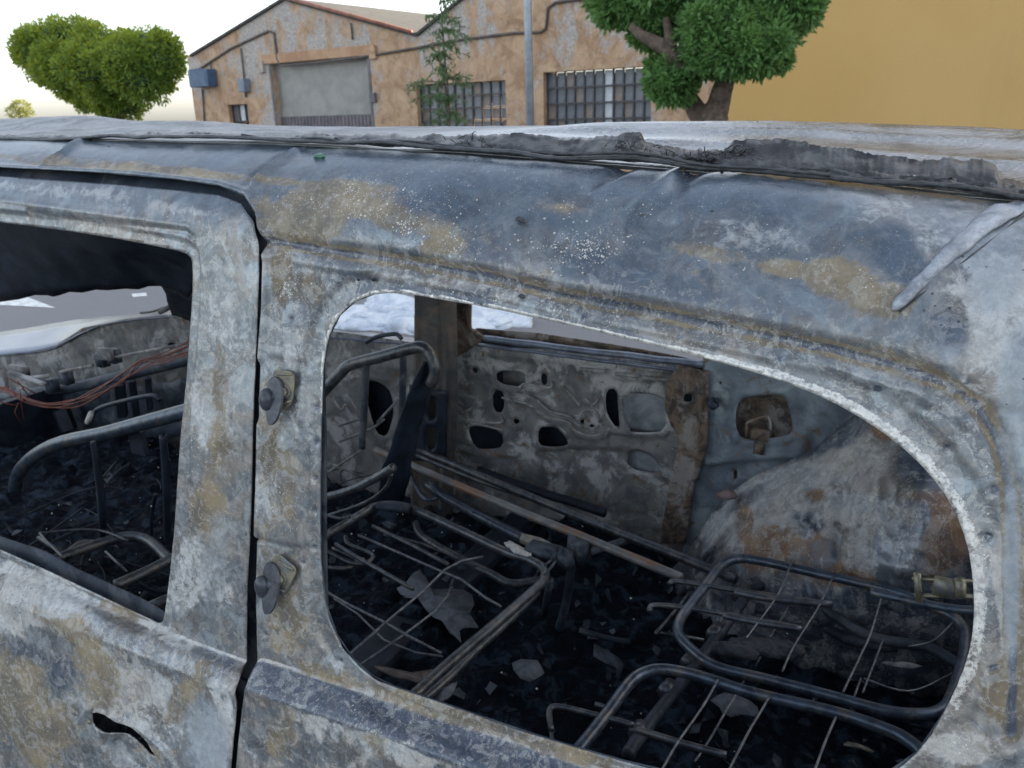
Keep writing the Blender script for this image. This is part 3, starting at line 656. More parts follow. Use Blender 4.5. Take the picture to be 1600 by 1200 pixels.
# loose lump of green glass and flakes lying on the roof side
p = onside([(499, 245)], -.006)[0]
b = MB(); b.blob(p, (.010, .008, .006), 9, wob=.5); o = b.build('glass_lump', M_GLASSY, None, False); tag(o, 'small green lump of melted glass on the upper roof edge above the door corner', 'glass lump')
b = MB()
for (u, v, s) in ((812,342,.008),(818,345,.005),(1002,336,.004),(1113,330,.004),(1143,299,.004),(1170,300,.006),(815,463,.006),(583,437,.005),(560,437,.004),(1175,296,.003),(170,229,.003),(284,231,.003),(1128,268,.003),(925,269,.003)):
    b.blob(onside([(u, v)], -.002)[0], (s, s*.5, s*.5), 7, wob=.6)
b.build('soot_crumb', M_TORNB, VAN, False)['kind'] = 'stuff'
b = MB()
for i in range(170):
    k = rng.random()
    if k < .6: u, v = 905+rng.normal(0, 45), 385+rng.normal(0, 22)
    elif k < .8: u, v = rng.uniform(430, 760), 320+rng.normal(0, 30)
    else: u, v = rng.uniform(420, 1450), rng.uniform(270, 440)
    p = onside([(u, v)], -.0012)[0]
    if np.isnan(p[0]): continue
    s = rng.uniform(.0005, .0018); b.blob(p, (s*rng.uniform(.6, 1.8), s*.5, s), 5, wob=.5)
b.build('paint_flake', M_CHIP, VAN, False)['kind'] = 'stuff'

# ------------------------------------------------------------------ far side of the van, seen through the openings
def XY_(px, Y): p = onY(px, Y); return p[:, [0, 2]]
def flat_sheet(name, outline_px, holes_px, Y, mat, beads=(), cell=.010, bulge=None, th=.003, parent=VAN, wav=.004, steps=(), off=0.):
    out = XY_(outline_px, Y); hs = [smoothpoly(XY_(h, Y), 1) for h in holes_px]
    xs = np.arange(out[:, 0].min()-.02, out[:, 0].max()+.02, cell); zz = np.arange(out[:, 1].min()-.02, out[:, 1].max()+.02, cell)
    rows_ = np.repeat(zz[:, None], len(xs), 1)
    P, q = gsheet(xs, rows_, out, hs); h = np.zeros(len(P)); V = np.stack([P[:, 0], np.full(len(P), Y), P[:, 1]], 1)
    for L, w_, a in beads:
        d = dpoly(P, XY_(L, Y)); h += a*np.exp(-(d/w_)**2)
    for poly, a, w_ in steps:
        pp = XY_(poly, Y); ins = pip(P, pp); d = dpoly(P, pp, True); h += a*np.where(ins, .5+.5*np.clip(d/w_, 0, 1), .5-.5*np.clip(d/w_, 0, 1))
    for hh in hs:
        d = dpoly(P, hh, True); h += .006*np.exp(-((d-.012)/.008)**2)
    h += vnoise(V, 8, 3)*wav
    if bulge is not None: h += bulge(P)
    V[:, 1] += off-h
    o = mesh(name, V, q[:, ::1], mat, parent); solid(o, th, 0); return o

YF = 2.42
M_DOORIN = simple('scorched_door_inner', [(.085, .09, .10), (.18, .18, .175), (.34, .345, .345), (.14, .09, .06)], 13, .7, .1, .55, .005, speck=(60, .09, (.012, .014, .018)))
far = flat_sheet('far_door_inner', [(712,528),(760,540),(900,550),(1010,560),(1062,572),(1100,590),(1098,900),(1000,900),(860,880),(700,830),(704,700),(708,600)],
    [[(776,577),(822,582),(822,605),(776,599)], [(770,609),(789,611),(788,645),(771,643)], [(845,582),(856,584),(855,602),(846,601)],
     [(730,668),(745,664),(785,672),(788,698),(765,702),(742,700)], [(842,670),(850,666),(875,668),(892,690),(880,699),(848,700),(840,688)],
     [(947,608),(965,606),(968,640),(970,670),(955,662),(946,640)], [(970,612),(1036,616),(1040,640),(1041,672),(1010,678),(980,674)],
     [(803,654),(812,654),(812,662),(803,662)], [(738,574),(748,575),(747,583),(739,582)], [(980,705),(1010,706),(1028,720),(1035,745),(975,735)],
     [(1068,615),(1082,615),(1082,628),(1068,628)], [(908,655),(914,655),(914,662),(908,662)], [(922,662),(929,662),(929,668),(922,668)], [(1056,626),(1064,627),(1064,637),(1056,636)]],
    YF, M_DOORIN,
    beads=[([(790,622),(830,632),(855,652),(890,664),(905,680),(935,684),(955,672),(990,676),(1040,676)], .007, .012), ([(800,616),(835,624),(860,645),(895,655),(910,670),(930,673)], .005, -.006),
           ([(882,605),(905,632)], .006, .01), ([(720,655),(745,660),(782,658)], .007, .01), ([(905,655),(915,640),(930,645),(936,662)], .005, .008), ([(945,615),(950,650),(965,675)], .006, .008),
           ([(905,577),(945,580)], .008, .012), ([(962,584),(1000,588)], .008, .014), ([(875,668),(892,690)], .006, .01), ([(720,700),(760,712),(812,708)], .008, .01), ([(915,625),(930,635)], .008, .01)],
    steps=[([(962,582),(1062,590),(1062,598),(962,592)], .008, .006), ([(845,700),(1000,705),(1050,760),(1040,820),(840,800)], -.02, .012), ([(740,560),(760,556),(1050,584),(1050,575),(760,545)], .01, .01)], cell=.0085)
flat_sheet('far_door_skin', [(690,516),(760,528),(1100,580),(1100,820),(690,790)], [], 2.515, M_SOOTD, cell=.03)
flat_sheet('door_skin_patch', [(966,606),(1045,612),(1048,682),(968,680)], [], 2.47, M_SKIN, cell=.03); flat_sheet('door_skin_patch', [(970,700),(1040,705),(1045,750),(965,745)], [], 2.47, M_SKIN, cell=.03); flat_sheet('door_skin_patch', [(786,570),(830,576),(830,612),(786,606)], [], 2.49, M_INNER, cell=.03)
def ribs(lines, Y, mat, r_=.004, name='pressed_rib'):
    for l in lines: b = MB(); b.tube(onY(l, Y), r_, 6, 6, wob=.003); b.build(name, mat, VAN)
M_RIB = simple('scraped_rib', [(.16, .16, .155), (.34, .34, .335), (.10, .09, .08)], 20, .6, .1, .5, .003)
ribs([[(784,621),(802,624),(826,632),(842,644),(858,652),(890,660),(902,674),(930,680),(955,670),(965,668)], [(800,613),(835,622),(858,641),(892,651),(908,666),(932,669)], [(880,604),(893,618),(906,634)], [(903,656),(912,642),(926,640),(934,650),(936,660)], [(946,606),(946,640),(956,662),(972,674),(1010,678),(1040,676)], [(915,622),(925,632),(936,624)], [(874,667),(884,676),(892,690)], [(722,646),(738,637)], [(722,655),(745,660),(783,660),(782,652)], [(728,668),(745,664),(785,672)], [(1050,700),(1060,705),(1068,702)], [(812,606),(822,600),(858,606),(862,596)]], YF-.008, M_RIB)
ribs([[(905,577),(945,580)], [(962,584),(998,588)], [(1005,590),(1060,596)]], YF-.02, M_RIB, .007)
b = MB()
for l, r_ in (([(756,528),(900,546),(1100,569)], .012), ([(748,538),(900,558),(1100,582)], .007)):
    b.tube(onY(l, 2.40), r_, 8, 5, wob=.006)
b.each('far_window_sill', simple('scorched_blue_sill', [(.07, .085, .12), (.16, .19, .25), (.13, .095, .07)], 12, .4, .3, .5, .004), VAN)
flat_sheet('far_door_edge', [(740,512),(840,520),(1000,545),(1105,566),(1105,584),(1000,566),(840,545),(745,532)], [], 2.46, M_RUSTPIL, cell=.012, wav=.008)
# rusty pillar between door opening and arch
flat_sheet('far_rear_pillar', [(1060,570),(1108,580),(1105,700),(1085,760),(1070,850),(1030,850),(1045,760),(1062,690),(1040,640),(1040,600)], [[(1068,615),(1083,615),(1083,629),(1068,629)]], 2.38, M_RUSTPIL,
    beads=[([(1098,590),(1096,700),(1070,800)], .010, .02), ([(1048,600),(1050,680)], .006, .01)], wav=.012, cell=.009)
# centre pillar with lapped sections
flat_sheet('far_centre_pillar', [(651,380),(712,380),(716,620),(704,860),(640,860),(650,620)], [], 2.34, simple('scorched_pillar_metal', [(.035, .037, .042), (.085, .078, .072), (.11, .085, .07)], 9, .6, .2, .5, .004),
    beads=[([(652,380),(652,620),(645,860)], .008, .014), ([(703,380),(705,620),(690,860)], .012, .03), ([(690,380),(690,620),(680,860)], .007, -.01)], wav=.003)
flat_sheet('far_centre_pillar', [(712,380),(742,380),(739,512),(760,528),(712,560)], [], 2.40, M_RUSTPIL, beads=[([(738,470),(737,515)], .01, .012)], wav=.006)
flat_sheet('far_centre_pillar', [(640,600),(662,610),(700,610),(698,720),(640,720)], [smoothpoly([(668,622),(682,620),(684,655),(668,655)], 1), smoothpoly([(666,665),(682,665),(682,702),(666,702)], 1)], 2.30, M_SOOTD, wav=.003)

# far quarter panel with its opening
M_QUART = simple('blue_grey_quarter_metal', [(.085, .105, .135), (.19, .23, .27), (.26, .30, .33), (.14, .115, .09)], 9, .65, .15, .5, .004)
flat_sheet('far_quarter_panel', [(1098,380),(1560,380),(1560,860),(1060,900),(1085,760),(1100,700)], [smoothpoly([(1151,628),(1165,620),(1222,614),(1232,628),(1241,672),(1232,680),(1205,684),(1160,688),(1150,670)], 1), [(1124,595),(1130,595),(1130,601),(1124,601)], [(1145,735),(1152,732),(1153,748),(1146,750)]],
    2.40, M_QUART, beads=[([(1148,600),(1148,690)], .008, .012), ([(1250,600),(1262,660),(1250,710)], .02, .02), ([(1110,610),(1130,606),(1136,640),(1128,662)], .006, .012), ([(1280,600),(1275,660),(1290,690)], .015, .02), ([(1105,720),(1160,715),(1240,708)], .012, .015)], wav=.008, cell=.010)
flat_sheet('far_quarter_skin', [(1100,560),(1300,560),(1300,740),(1100,760)], [], 2.52, M_RUSTPIL, cell=.03)
b = MB(); b.tube(onY([(1168,690),(1166,668),(1170,660),(1200,652),(1203,680)], 2.41), .004, 6, 3); b.box(onY([(1188,680)], 2.40)[0], (.05, .03, .03)); b.box(onY([(1186,700)], 2.39)[0], (.03, .02, .035)); b.build('quarter_latch', M_RUSTPIL, VAN)
b = MB(); b.tube(onY([(1118,628),(1110,634)], 2.36), .018, 12, smooth=False); b.tube(onY([(1118,628),(1124,624)], 2.36), .008, 8, smooth=False); b.build('quarter_bolt', M_SOOT, VAN)

# wheel arch
ARC_PX = [(1040,900),(1075,862),(1110,806),(1135,775),(1180,742),(1230,722),(1270,702),(1320,660),(1360,632),(1400,612),(1460,600),(1560,640),(1640,700),(1640,1120),(1040,1120)]
RY = 2.27; arc2 = smoothpoly(XY_(ARC_PX, RY), 2)
def arch_bulge(P):
    d = dpoly(P, arc2, True)
    V3 = np.stack([P[:, 0], P[:, 0]*0, P[:, 1]], 1)
    h = .34*(1-(1-np.clip(d/.34, 0, 1))**2.2)+vnoise(V3, 10, 3)*.010+np.abs(vnoise(V3+5, 22, 3))*.010
    L = XY_([(1095,868),(1130,812),(1160,778),(1210,756),(1255,738),(1295,712),(1335,672),(1380,640),(1450,622)], RY); dl = dpoly(P, L); h += .03*np.exp(-(dl/.018)**2)*(1+.5*vnoise(V3, 20, 2))
    L = XY_([(1120,850),(1165,798),(1215,776),(1265,756),(1310,728),(1350,690)], RY); h -= .022*np.exp(-(dpoly(P, L)/.010)**2)
    for X0, z0, X1, z1, a, w_ in ARCH_RIBS:
        L = np.array([(X0, z0), (X1, z1)]); h += a*np.exp(-(dpoly(P, L)/w_)**2)
    return h
def _a(px): return XY_([px], RY)[0]
ARCH_RIBS = []
for p0, p1, a, w_ in (((1352,730),(1350,800),.022,.012), ((1332,720),(1330,790),-.015,.01), ((1312,735),(1310,770),.02,.014), ((1265,730),(1275,765),.018,.014), ((1300,770),(1330,765),-.012,.008), ((1240,820),(1240,865),.016,.014), ((1296,825),(1298,850),.018,.014), ((1415,700),(1420,880),.008,.006), ((1388,700),(1385,800),.008,.006), ((1400,790),(1460,800),.014,.02)):
    A0, A1 = _a(p0), _a(p1); ARCH_RIBS.append((A0[0], A0[1], A1[0], A1[1], a, w_))
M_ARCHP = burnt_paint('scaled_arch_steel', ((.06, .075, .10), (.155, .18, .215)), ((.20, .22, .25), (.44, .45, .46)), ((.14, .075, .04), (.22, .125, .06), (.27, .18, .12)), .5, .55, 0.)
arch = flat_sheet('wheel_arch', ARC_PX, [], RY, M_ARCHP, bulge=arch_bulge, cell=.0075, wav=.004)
def stain_shade_sheet(o, r_, p_, d_):
    me = o.data; V = np.empty(len(me.vertices)*3, np.float32); me.vertices.foreach_get('co', V); V = V.reshape(-1, 3).astype(float)-np.array([0, 0, H]); px = proj(V); st = np.zeros((len(V), 4))
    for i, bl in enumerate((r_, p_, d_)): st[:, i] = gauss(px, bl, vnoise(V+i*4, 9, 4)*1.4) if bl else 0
    st[:, 3] = .2; setattr4(me, 'stain_shade', st); z_ = np.zeros((len(V), 4)); setattr4(me, 'extra', z_); setattr4(me, 'gloss', z_)
stain_shade_sheet(arch, [(1210,860,45,40,1.),(1265,880,50,36,1.),(1165,820,16,40,.9),(1480,790,24,60,1.),(1465,870,26,60,.9),(1390,670,30,16,.9),(1495,860,20,70,.8),(1320,905,60,16,.8),(1430,775,30,12,.6),(1275,775,20,14,.5)],
    [(1140,830,50,40,1.),(1180,790,60,50,.9),(1240,760,60,44,.8),(1310,720,60,40,1.),(1325,790,40,30,.8),(1400,800,50,30,.6),(1350,860,30,50,.6),(1245,845,14,26,1.),(1296,840,12,20,1.),(1400,640,60,20,.6)], [(1440,720,60,60,.8),(1290,870,30,30,.6),(1350,700,30,60,.3),(1480,950,60,40,.8),(1260,820,26,20,.7),(1250,880,26,40,.5),(1300,690,110,20,.9,-28),(1180,770,60,14,.6,-35),(1300,1000,300,75,1.6,8),(1480,1010,120,90,1.5),(1130,930,120,50,1.3,10)])  # last dark blobs paint shade on to the sheet below the arch
b = MB(); b.blob(onY([(1137,773)], 2.2)[0], (.03, .02, .014), 9, wob=.4); b.build('melted_lump', simple('pinkish_scorched_metal', [(.13, .085, .08), (.2, .15, .15)], 30, .8), VAN)

flat_sheet('far_front_door_skin', [(-500,640),(75,580),(300,520),(652,545),(652,760),(500,900),(-500,1200)], [], 2.56, M_SOOTD, cell=.05)
# far front door, headliner, dash
flat_sheet('far_front_door_inner', [(-500,590),(-200,575),(0,556),(75,547),(130,512),(200,498),(300,488),(420,505),(540,520),(652,536),(652,760),(500,1000),(-500,1300)],
    [smoothpoly([(560,590),(612,600),(618,650),(600,690),(585,660)], 1), [(262,535),(276,535),(276,546),(262,546)], [(185,600),(200,598),(200,640),(185,642)]],
    2.46, M_INNER, beads=[([(75,570),(90,560),(130,548),(175,534)], .012, .014), ([(240,540),(250,525),(290,520)], .012, .012), ([(540,590),(600,700)], .02, .02), ([(520,560),(640,575)], .02, .015)], cell=.02, wav=.012)
M_SILLW = simple('bright_blue_door_edge', [(.04, .05, .085), (.09, .11, .16), (.06, .07, .10)], 3, .25, .35, .25, .003)
def px_strip(name, A, B, YA, YB, mat, parent=VAN, th=.003, nz=0., s2=5): return strip(name, onY(A, YA), onY(B, YB), mat, parent, th, noise_=nz, sub2=s2)
px_strip('far_front_door_edge', [(-400,560),(-150,530),(0,519),(90,504),(160,496),(220,490),(270,487),(288,492)], [(-400,610),(-150,575),(0,556),(75,547),(130,520),(170,506),(240,497),(288,494)], 2.72, 2.44, M_SILLW, nz=.004)
px_strip('far_front_door_edge', [(470,505),(530,514),(590,518),(652,526)], [(470,526),(530,530),(590,535),(652,541)], 2.60, 2.44, M_SILLW, nz=.006)
px_strip('roof_lining', [(-700,200),(-300,240),(0,300),(120,330),(240,350),(340,360)], [(-700,560),(-300,500),(0,467),(110,458),(235,446),(300,462)], 1.75, 1.95, M_SOOTD, th=.01, nz=.02, s2=10)
px_strip('roof_lining', [(255,446),(270,452),(300,460),(330,470)], [(268,492),(280,494),(300,500),(330,500)], 2.2, 2.4, M_SOOTD, th=.01, nz=.01)
b = MB(); b.tube(onY([(287,455),(275,470),(262,480),(250,487)], 2.36), .012, 6, 4, wob=.01); b.tube(onY([(270,478),(240,486),(220,489)], 2.5), .006, 5, 4, wob=.01); b.each('door_stay', M_INNER, VAN)
b = MB()
b.tube(onY([(-120,640),(0,622),(60,612),(120,604),(200,585),(300,560),(420,530)], 2.3), .026, 9, 5)
for u, v in ((82,602),(104,590),(160,562),(178,556)): b.box(onY([(u, v)], 2.24)[0], (.05, .04, .06))
b.build('cross_tube', M_SOOT, VAN)
b = MB()
b.tube(onY([(33,592),(75,587)], 2.22), .009, 6, smooth=False); b.tube(onY([(95,581),(145,571)], 2.22), .008, 6, smooth=False); b.tube(onY([(180,558),(300,535)], 2.22), .007, 6, smooth=False)
b.tube(onY([(70,600),(40,590),(15,582)], 2.2), .012, 7, 4); b.tube(onY([(0,575),(8,590),(12,610)], 2.15), .01, 6, 4)
b.box(onY([(165,553)], 2.2)[0], (.08, .02, .05)); b.box(onY([(30,578)], 2.3)[0], (.14, .02, .04))
b.each('dash_bracket', M_INNER, VAN)
px_strip('dash_panel', [(0,630),(90,620),(180,605),(300,590)], [(0,720),(90,710),(180,690),(300,680)], 2.36, 2.36, M_SOOT, nz=.03, s2=8)
b = MB()
for x0, y0, x1, y1, r_ in ((185,600,190,650,.03),(205,595,212,650,.02),(95,640,108,672,.04),(45,640,50,760,.035),(0,660,10,800,.05),(230,590,233,640,.018)): b.tube(onY([(x0, y0), (x1, y1)], 2.25), r_, 5, smooth=False)
b.each('dash_stay', M_SOOTD, VAN, False)
b = MB()
for k in range(6):
    o_ = rng.normal(0, .010, 3); P = onY([(-60,595),(0,606),(35,622),(70,632),(110,627),(150,612),(190,588),(225,566),(250,558),(300,540)], 2.12)+o_
    P = P+rng.normal(0, .006, P.shape); b.tube(P, .0026, 5, 5)
for k in range(7):
    p = onY([(28+rng.normal(0, 12), 618+rng.normal(0, 6))], 2.1)[0]; b.tube([p, p+rng.normal(0, .04, 3), p+rng.normal(0, .06, 3)+np.array([0, 0, -.05])], .0025, 4, 3)
wires = b.build('red_cable_bundle', M_RED, None); tag(wires, 'red burnt cable bundle hanging across the dashboard inside the front door opening', 'cable bundle', 'burnt cable bundles')
b = MB()
for k in range(6): P = onY([(50,798),(80,790),(105,802),(128,810)], 1.9)+rng.normal(0, .02, (4, 3)); b.tube(P, .003, 4, 4)
o = b.build('red_cable_bundle', M_RED, None); tag(o, 'short red burnt cable strands lying low on the charred debris near the front seat', 'cable bundle', 'burnt cable bundles')

# floor, bulkheads
FZ = -1.50
def debris(name, x0, x1, y0, y1, z0, amp, mat, cell=.014, parent=None):
    xs = np.arange(x0, x1, cell); ys = np.arange(y0, y1, cell); X, Y = np.meshgrid(xs, ys); X = X.ravel(); Y = Y.ravel()
    V = np.stack([X, Y, X*0], 1); h = vnoise(V, 3, 3)*amp+np.abs(vnoise(V+4, 13, 4))*amp*.9+np.maximum(vnoise(V+2, 40, 2), 0)*.018
    V[:, 2] = z0+h; idx = np.arange(len(V)).reshape(len(ys), len(xs)); q = np.stack([idx[:-1, :-1], idx[:-1, 1:], idx[1:, 1:], idx[1:, :-1]], -1).reshape(-1, 4)
    o = mesh(name, V, q, mat, parent, smooth=True); o['kind'] = 'stuff'; return o
b = MB(); b.box((-1.75, 1.66, FZ-.03), (4.2, 1.62, .04)); b.build('floor_pan', M_SOOTD, VAN, False)
M_DEB = simple('charred_debris', [(.0012, .0035, .008), (.003, .009, .019), (.022, .036, .055)], 24, .75, 0, .9, .012, .12, lo=.45, hi=.68, speck=(70, .05, (.12, .13, .14)))
tag(debris('charred_debris', -3.7, .34, .90, 2.42, -1.43, .07, M_DEB), 'black crumbling heap of charred debris covering the floor of the van', 'debris')
b = MB(); b.box((-1.25, 1.7, -1.42), (.12, 1.4, .10)); bevel(b.build('floor_crossmember', M_SOOTD, VAN, False), .02)
b = MB(); b.box((.39, 1.70, -1.2), (.03, 1.24, .8)); b.build('tailgate_inner', M_SOOTD, VAN, False)
b = MB(); b.box((-3.78, 1.65, -1.45), (.04, 1.5, .5)); b.build('bulkhead', M_SOOTD, VAN, False)

# flakes and glints on the debris
flk = MB()
for i in range(900):
    x = rng.uniform(-3.0, .2); y = rng.uniform(.95, 2.35); z = -1.40+rng.uniform(-.02, .05); s = rng.uniform(.006, .028)*(1 if rng.random() < .85 else 2)
    n_ = rng.integers(4, 7); a = np.sort(rng.uniform(0, 6.28, n_)); t1, t2 = rng.normal(0, .5, 2)
    pts = np.stack([np.cos(a)*s*rng.uniform(.5, 1, n_), np.sin(a)*s*rng.uniform(.5, 1, n_), np.zeros(n_)], 1); pts[:, 2] = pts[:, 0]*t1+pts[:, 1]*t2; flk.plate(pts+np.array([x, y, z]), (0, 0, 1), .002)
o = flk.build('ash_scrap', simple('grey_scrap', [(.006, .010, .017), (.022, .032, .044), (.085, .10, .12)], 9, .6, .0, .5, .004, .2), None, False); tag(o, 'dark grey flakes and curled scraps scattered over the charred floor debris', 'ash scraps', kind='stuff')
b = MB()
for i in range(260):
    x = rng.uniform(-3.0, -.2); y = rng.uniform(1.0, 2.3); s = rng.uniform(.0012, .0035); b.blob((x, y, -1.39+rng.uniform(0, .16)*(rng.random() < .3)), (s, s, s), 5)
o = b.build('glint_dot', simple('pale_glint', [(.6, .62, .65), (.85, .85, .85)], 100, .15), None); tag(o, 'tiny pale dots standing in for glints among the charred debris on the floor', 'glint dots', kind='stuff')  # white dots put in as painted glints of light
# a few larger scraps of sheet lying in the debris
def scrap(px, z, mat, label, th=.004, amp=.012):
    p = onZ(px, z); c = p.mean(0); V = [c]; 
    pp = smoothpoly(p[:, :2], 1); pp = c[:2]+(pp-c[:2])*rng.uniform(.72, 1.12, (len(pp), 1)); V = np.vstack([[c[0], c[1], c[2]+.006], np.stack([pp[:, 0], pp[:, 1], np.full(len(pp), z)], 1)]); V = V+np.stack([0*V[:, 0], 0*V[:, 0], vnoise(V, 20, 3)*amp], 1)
    n_ = len(pp); o = mesh('metal_scrap', V, [(0, 1+i, 1+(i+1) % n_) for i in range(n_)], mat); solid(o, th, 0); tag(o, label, 'scrap', 'loose scraps in the charred van interior'); return o
scrap([(605,920),(640,905),(660,885),(665,915),(720,920),(750,935),(752,975),(740,1005),(712,1000),(700,985),(670,960),(650,930),(625,932)], -1.34, M_ASH, 'torn pale grey sheet under the bent wire grid of the middle seat frame')
scrap([(585,1042),(600,1040),(630,1056),(660,1058),(690,1040),(700,1060),(665,1068),(625,1064)], -1.33, simple('brownish_scrap', [(.06, .045, .04), (.16, .13, .12)], 30, .7), 'narrow curled brownish scrap near the lower front corner of the rear window opening')
scrap([(795,1040),(820,1030),(845,1040),(850,1055),(820,1065)], -1.34, M_ASH, 'rounded grey scrap lying alone on the black debris between the seat frames')
scrap([(680,1075),(700,1066),(718,1068),(708,1090),(690,1098),(678,1092)], -1.2, M_ASH, 'small bent grey clip hanging by the near tube of the middle seat frame')
scrap([(785,848),(800,846),(828,860),(830,872),(806,868),(790,858)], -1.12, M_CHIP, 'pale whitish flake resting on the top tube of the middle seat frame')
scrap([(1110,1090),(1140,1080),(1190,1100),(1190,1118),(1150,1120),(1120,1108)], -1.35, M_ASH, 'light grey flat scrap seen through the near seat grid')

# ------------------------------------------------------------------ seats: bare tube frames
def frame_root(name, label=None):
    r = bpy.data.objects.new(name, None); COL.objects.link(r); r.parent = VAN
    if label: r['label'] = label
    return r
def tubes(name, items, mat, parent, n=9, sub=8, wob=0.):
    for it in items:
        b = MB(); b.tube(it[0], it[1], n, max(sub, 1), closed=it[2] if len(it) > 2 else False, smooth=len(it[0]) > 2 and sub > 0, wob=wob); b.build(name, mat, parent)
def Z(px, z): return onZ(px, z)
# middle row frame, lying flat
r = frame_root('middle_seat_frame', 'bare flat middle seat frame with bent wire grid')
tubes('frame_tube', [(Z([(440,880),(500,842),(560,806),(585,792),(615,789),(650,797),(720,829),(790,862),(830,876),(850,890),(848,908),(820,935),(760,987),(700,1038),(650,1084),(610,1120)], -1.13), .0125)], M_TUBE, r)
tubes('lower_tube', [(Z([(640,1110),(700,1060),(745,1015),(800,965),(840,925)], -1.19), .010), (Z([(650,818),(660,838),(710,868),(770,898),(800,912),(850,905)], -1.24), .012)], M_TUBE, r)
W_ = -1.15
tubes('grid_wire', [(Z([(505,922),(545,945),(600,972),(640,995),(690,1021)], W_), .0035), (Z([(538,1030),(600,975),(660,925),(695,890),(722,876),(755,870)], W_), .0035), (Z([(555,1045),(640,985),(680,955),(700,930),(708,905)], W_-.02), .003),
    (Z([(560,836),(615,860),(690,893),(720,905),(760,935),(783,948)], W_), .0036), (Z([(522,935),(560,960),(600,1000),(650,1020),(692,1026)], W_-.05), .0028)], M_WIRE, r, 6, 0)
tubes('spring_bar', [(Z([(524,850),(560,872),(645,920)], -1.14), .006), (Z([(582,822),(640,850),(700,882)], -1.14), .006), (Z([(540,838),(545,850),(578,864),(582,872),(570,880),(545,878),(500,855)], -1.16), .006), (Z([(495,885),(540,888),(558,875),(520,857)], -1.17), .006), (Z([(600,835),(660,850),(745,885)], -1.17), .004), (Z([(495,800),(530,810),(548,806),(552,815)], -1.1), .005)], M_TUBE, r, 7, 5)
b = MB(); b.tube(Z([(590,790),(640,795)], -1.12), .0135, 8, smooth=False); b.box(Z([(850,862)], -1.12)[0], (.09, .05, .03)); b.box(Z([(905,862)], -1.13)[0], (.05, .05, .05)); b.blob(Z([(880,875)], -1.13)[0], (.04, .03, .03), 8, wob=.5); b.blob(Z([(900,860)], -1.15)[0], (.03, .04, .05), 8, wob=.6)
b.tube(Z([(850,885),(870,868),(866,880),(850,900)], -1.12), .004, 5, 4); b.each('recliner', M_SOOT, r)
tubes('seat_leg', [(np.vstack([Z([(895,870)], -1.14), Z([(885,940)], -1.3), Z([(872,985)], -1.4)]), .012), (np.vstack([Z([(860,905)], -1.16), Z([(850,960)], -1.3)]), .01), (np.vstack([Z([(905,868)], -1.14), Z([(960,850)], -1.16), Z([(1000,838)], -1.2)]), .011)], M_SOOT, r)
tubes('side_rail', [(Z([(668,758),(700,778),(760,812),(830,848),(880,872)], -1.17), .017), (Z([(640,700),(642,740),(665,780),(700,770)], -1.25), .007), (Z([(672,755),(690,775),(740,800)], -1.14), .004)], M_TUBEB, r)
b = MB(); P = Z([(815,838),(845,845),(870,858),(866,868),(840,860),(812,848)], -1.12); b.plate(P, (0, 0, 1), .01); b.build('mount_plate', M_BRASS, r, False)
# rear seat frames near the tailgate
def rear_frame(name, pts, z, wires, bars, label, closed=True):
    r = frame_root(name, label); tubes('frame_tube', [(pts if not isinstance(pts, list) else Z(pts, z), .0115, closed)], M_TUBEB, r, 10, 7)
    tubes('grid_wire', [(Z(w_, zz), .0022) for w_, zz in wires], M_WIRE, r, 6, 5, wob=.002)
    tubes('prong_bar', [(Z(w_, zz), rr) for w_, zz, rr in bars], M_TUBE, r, 8, 5); return r
zB = -1.08
pB = [(1062,970),(1075,950),(1105,912),(1125,886),(1150,874),(1185,876),(1280,897),(1400,925),(1455,948),(1492,966),(1508,990),(1505,1030),(1488,1085),(1472,1108),(1440,1116),(1380,1110),(1300,1088),(1200,1062),(1120,1042),(1080,1015),(1060,990)]
rear_frame('rear_seat_frame', pB, zB, [([(1236,880),(1215,930),(1175,985),(1165,996)], zB+.012), ([(1302,900),(1275,955),(1240,1010),(1222,1048)], zB+.012), ([(1382,918),(1360,990),(1335,1045),(1318,1082)], zB+.012), ([(1232,948),(1205,995),(1180,1040)], zB-.05), ([(1380,1000),(1360,1050),(1348,1082)], zB-.05), ([(1500,960),(1460,1000),(1420,1010)], zB-.05), ([(1350,1060),(1420,1080),(1490,1050)], zB-.05)],
    [([(1046,912),(1055,908),(1100,914),(1148,922),(1290,942)], zB+.004, .006), ([(1015,955),(1020,946),(1060,948),(1125,958),(1250,981)], zB+.002, .006), ([(1025,990),(1060,950),(1075,930)], zB-.02, .005), ([(1030,988),(1100,1000)], zB-.03, .004), ([(1148,925),(1200,935),(1300,944)], zB+.01, .0085), ([(1130,962),(1180,972),(1252,983)], zB+.01, .0075)], 'bare tube rear seat frame beside the wheel arch')
r_ = frame_root('rear_seat_support', None)
tubes('support_tube', [(Z([(1165,925),(1200,915),(1260,935),(1340,985),(1380,1000),(1450,1012),(1500,1040)], -1.2), .013), (Z([(1180,950),(1260,965),(1330,1000),(1400,1010)], -1.25), .015), (Z([(1160,930),(1230,975),(1340,1010)], -1.3), .018), (Z([(1160,940),(1135,975),(1090,1035),(1050,1085),(1000,1150),(980,1180)], -1.17), .0135)], M_SOOT, r_)
b = MB()
for u, v in ((1120,985),(1080,1030),(1045,1075),(1000,1140),(1160,925)): 
    p = Z([(u+4, v-5), (u-8, v+9)], -1.168); b.tube(p, .017, 9, smooth=False)
b.each('support_collar', M_TUBE, r_)
zC = -1.03
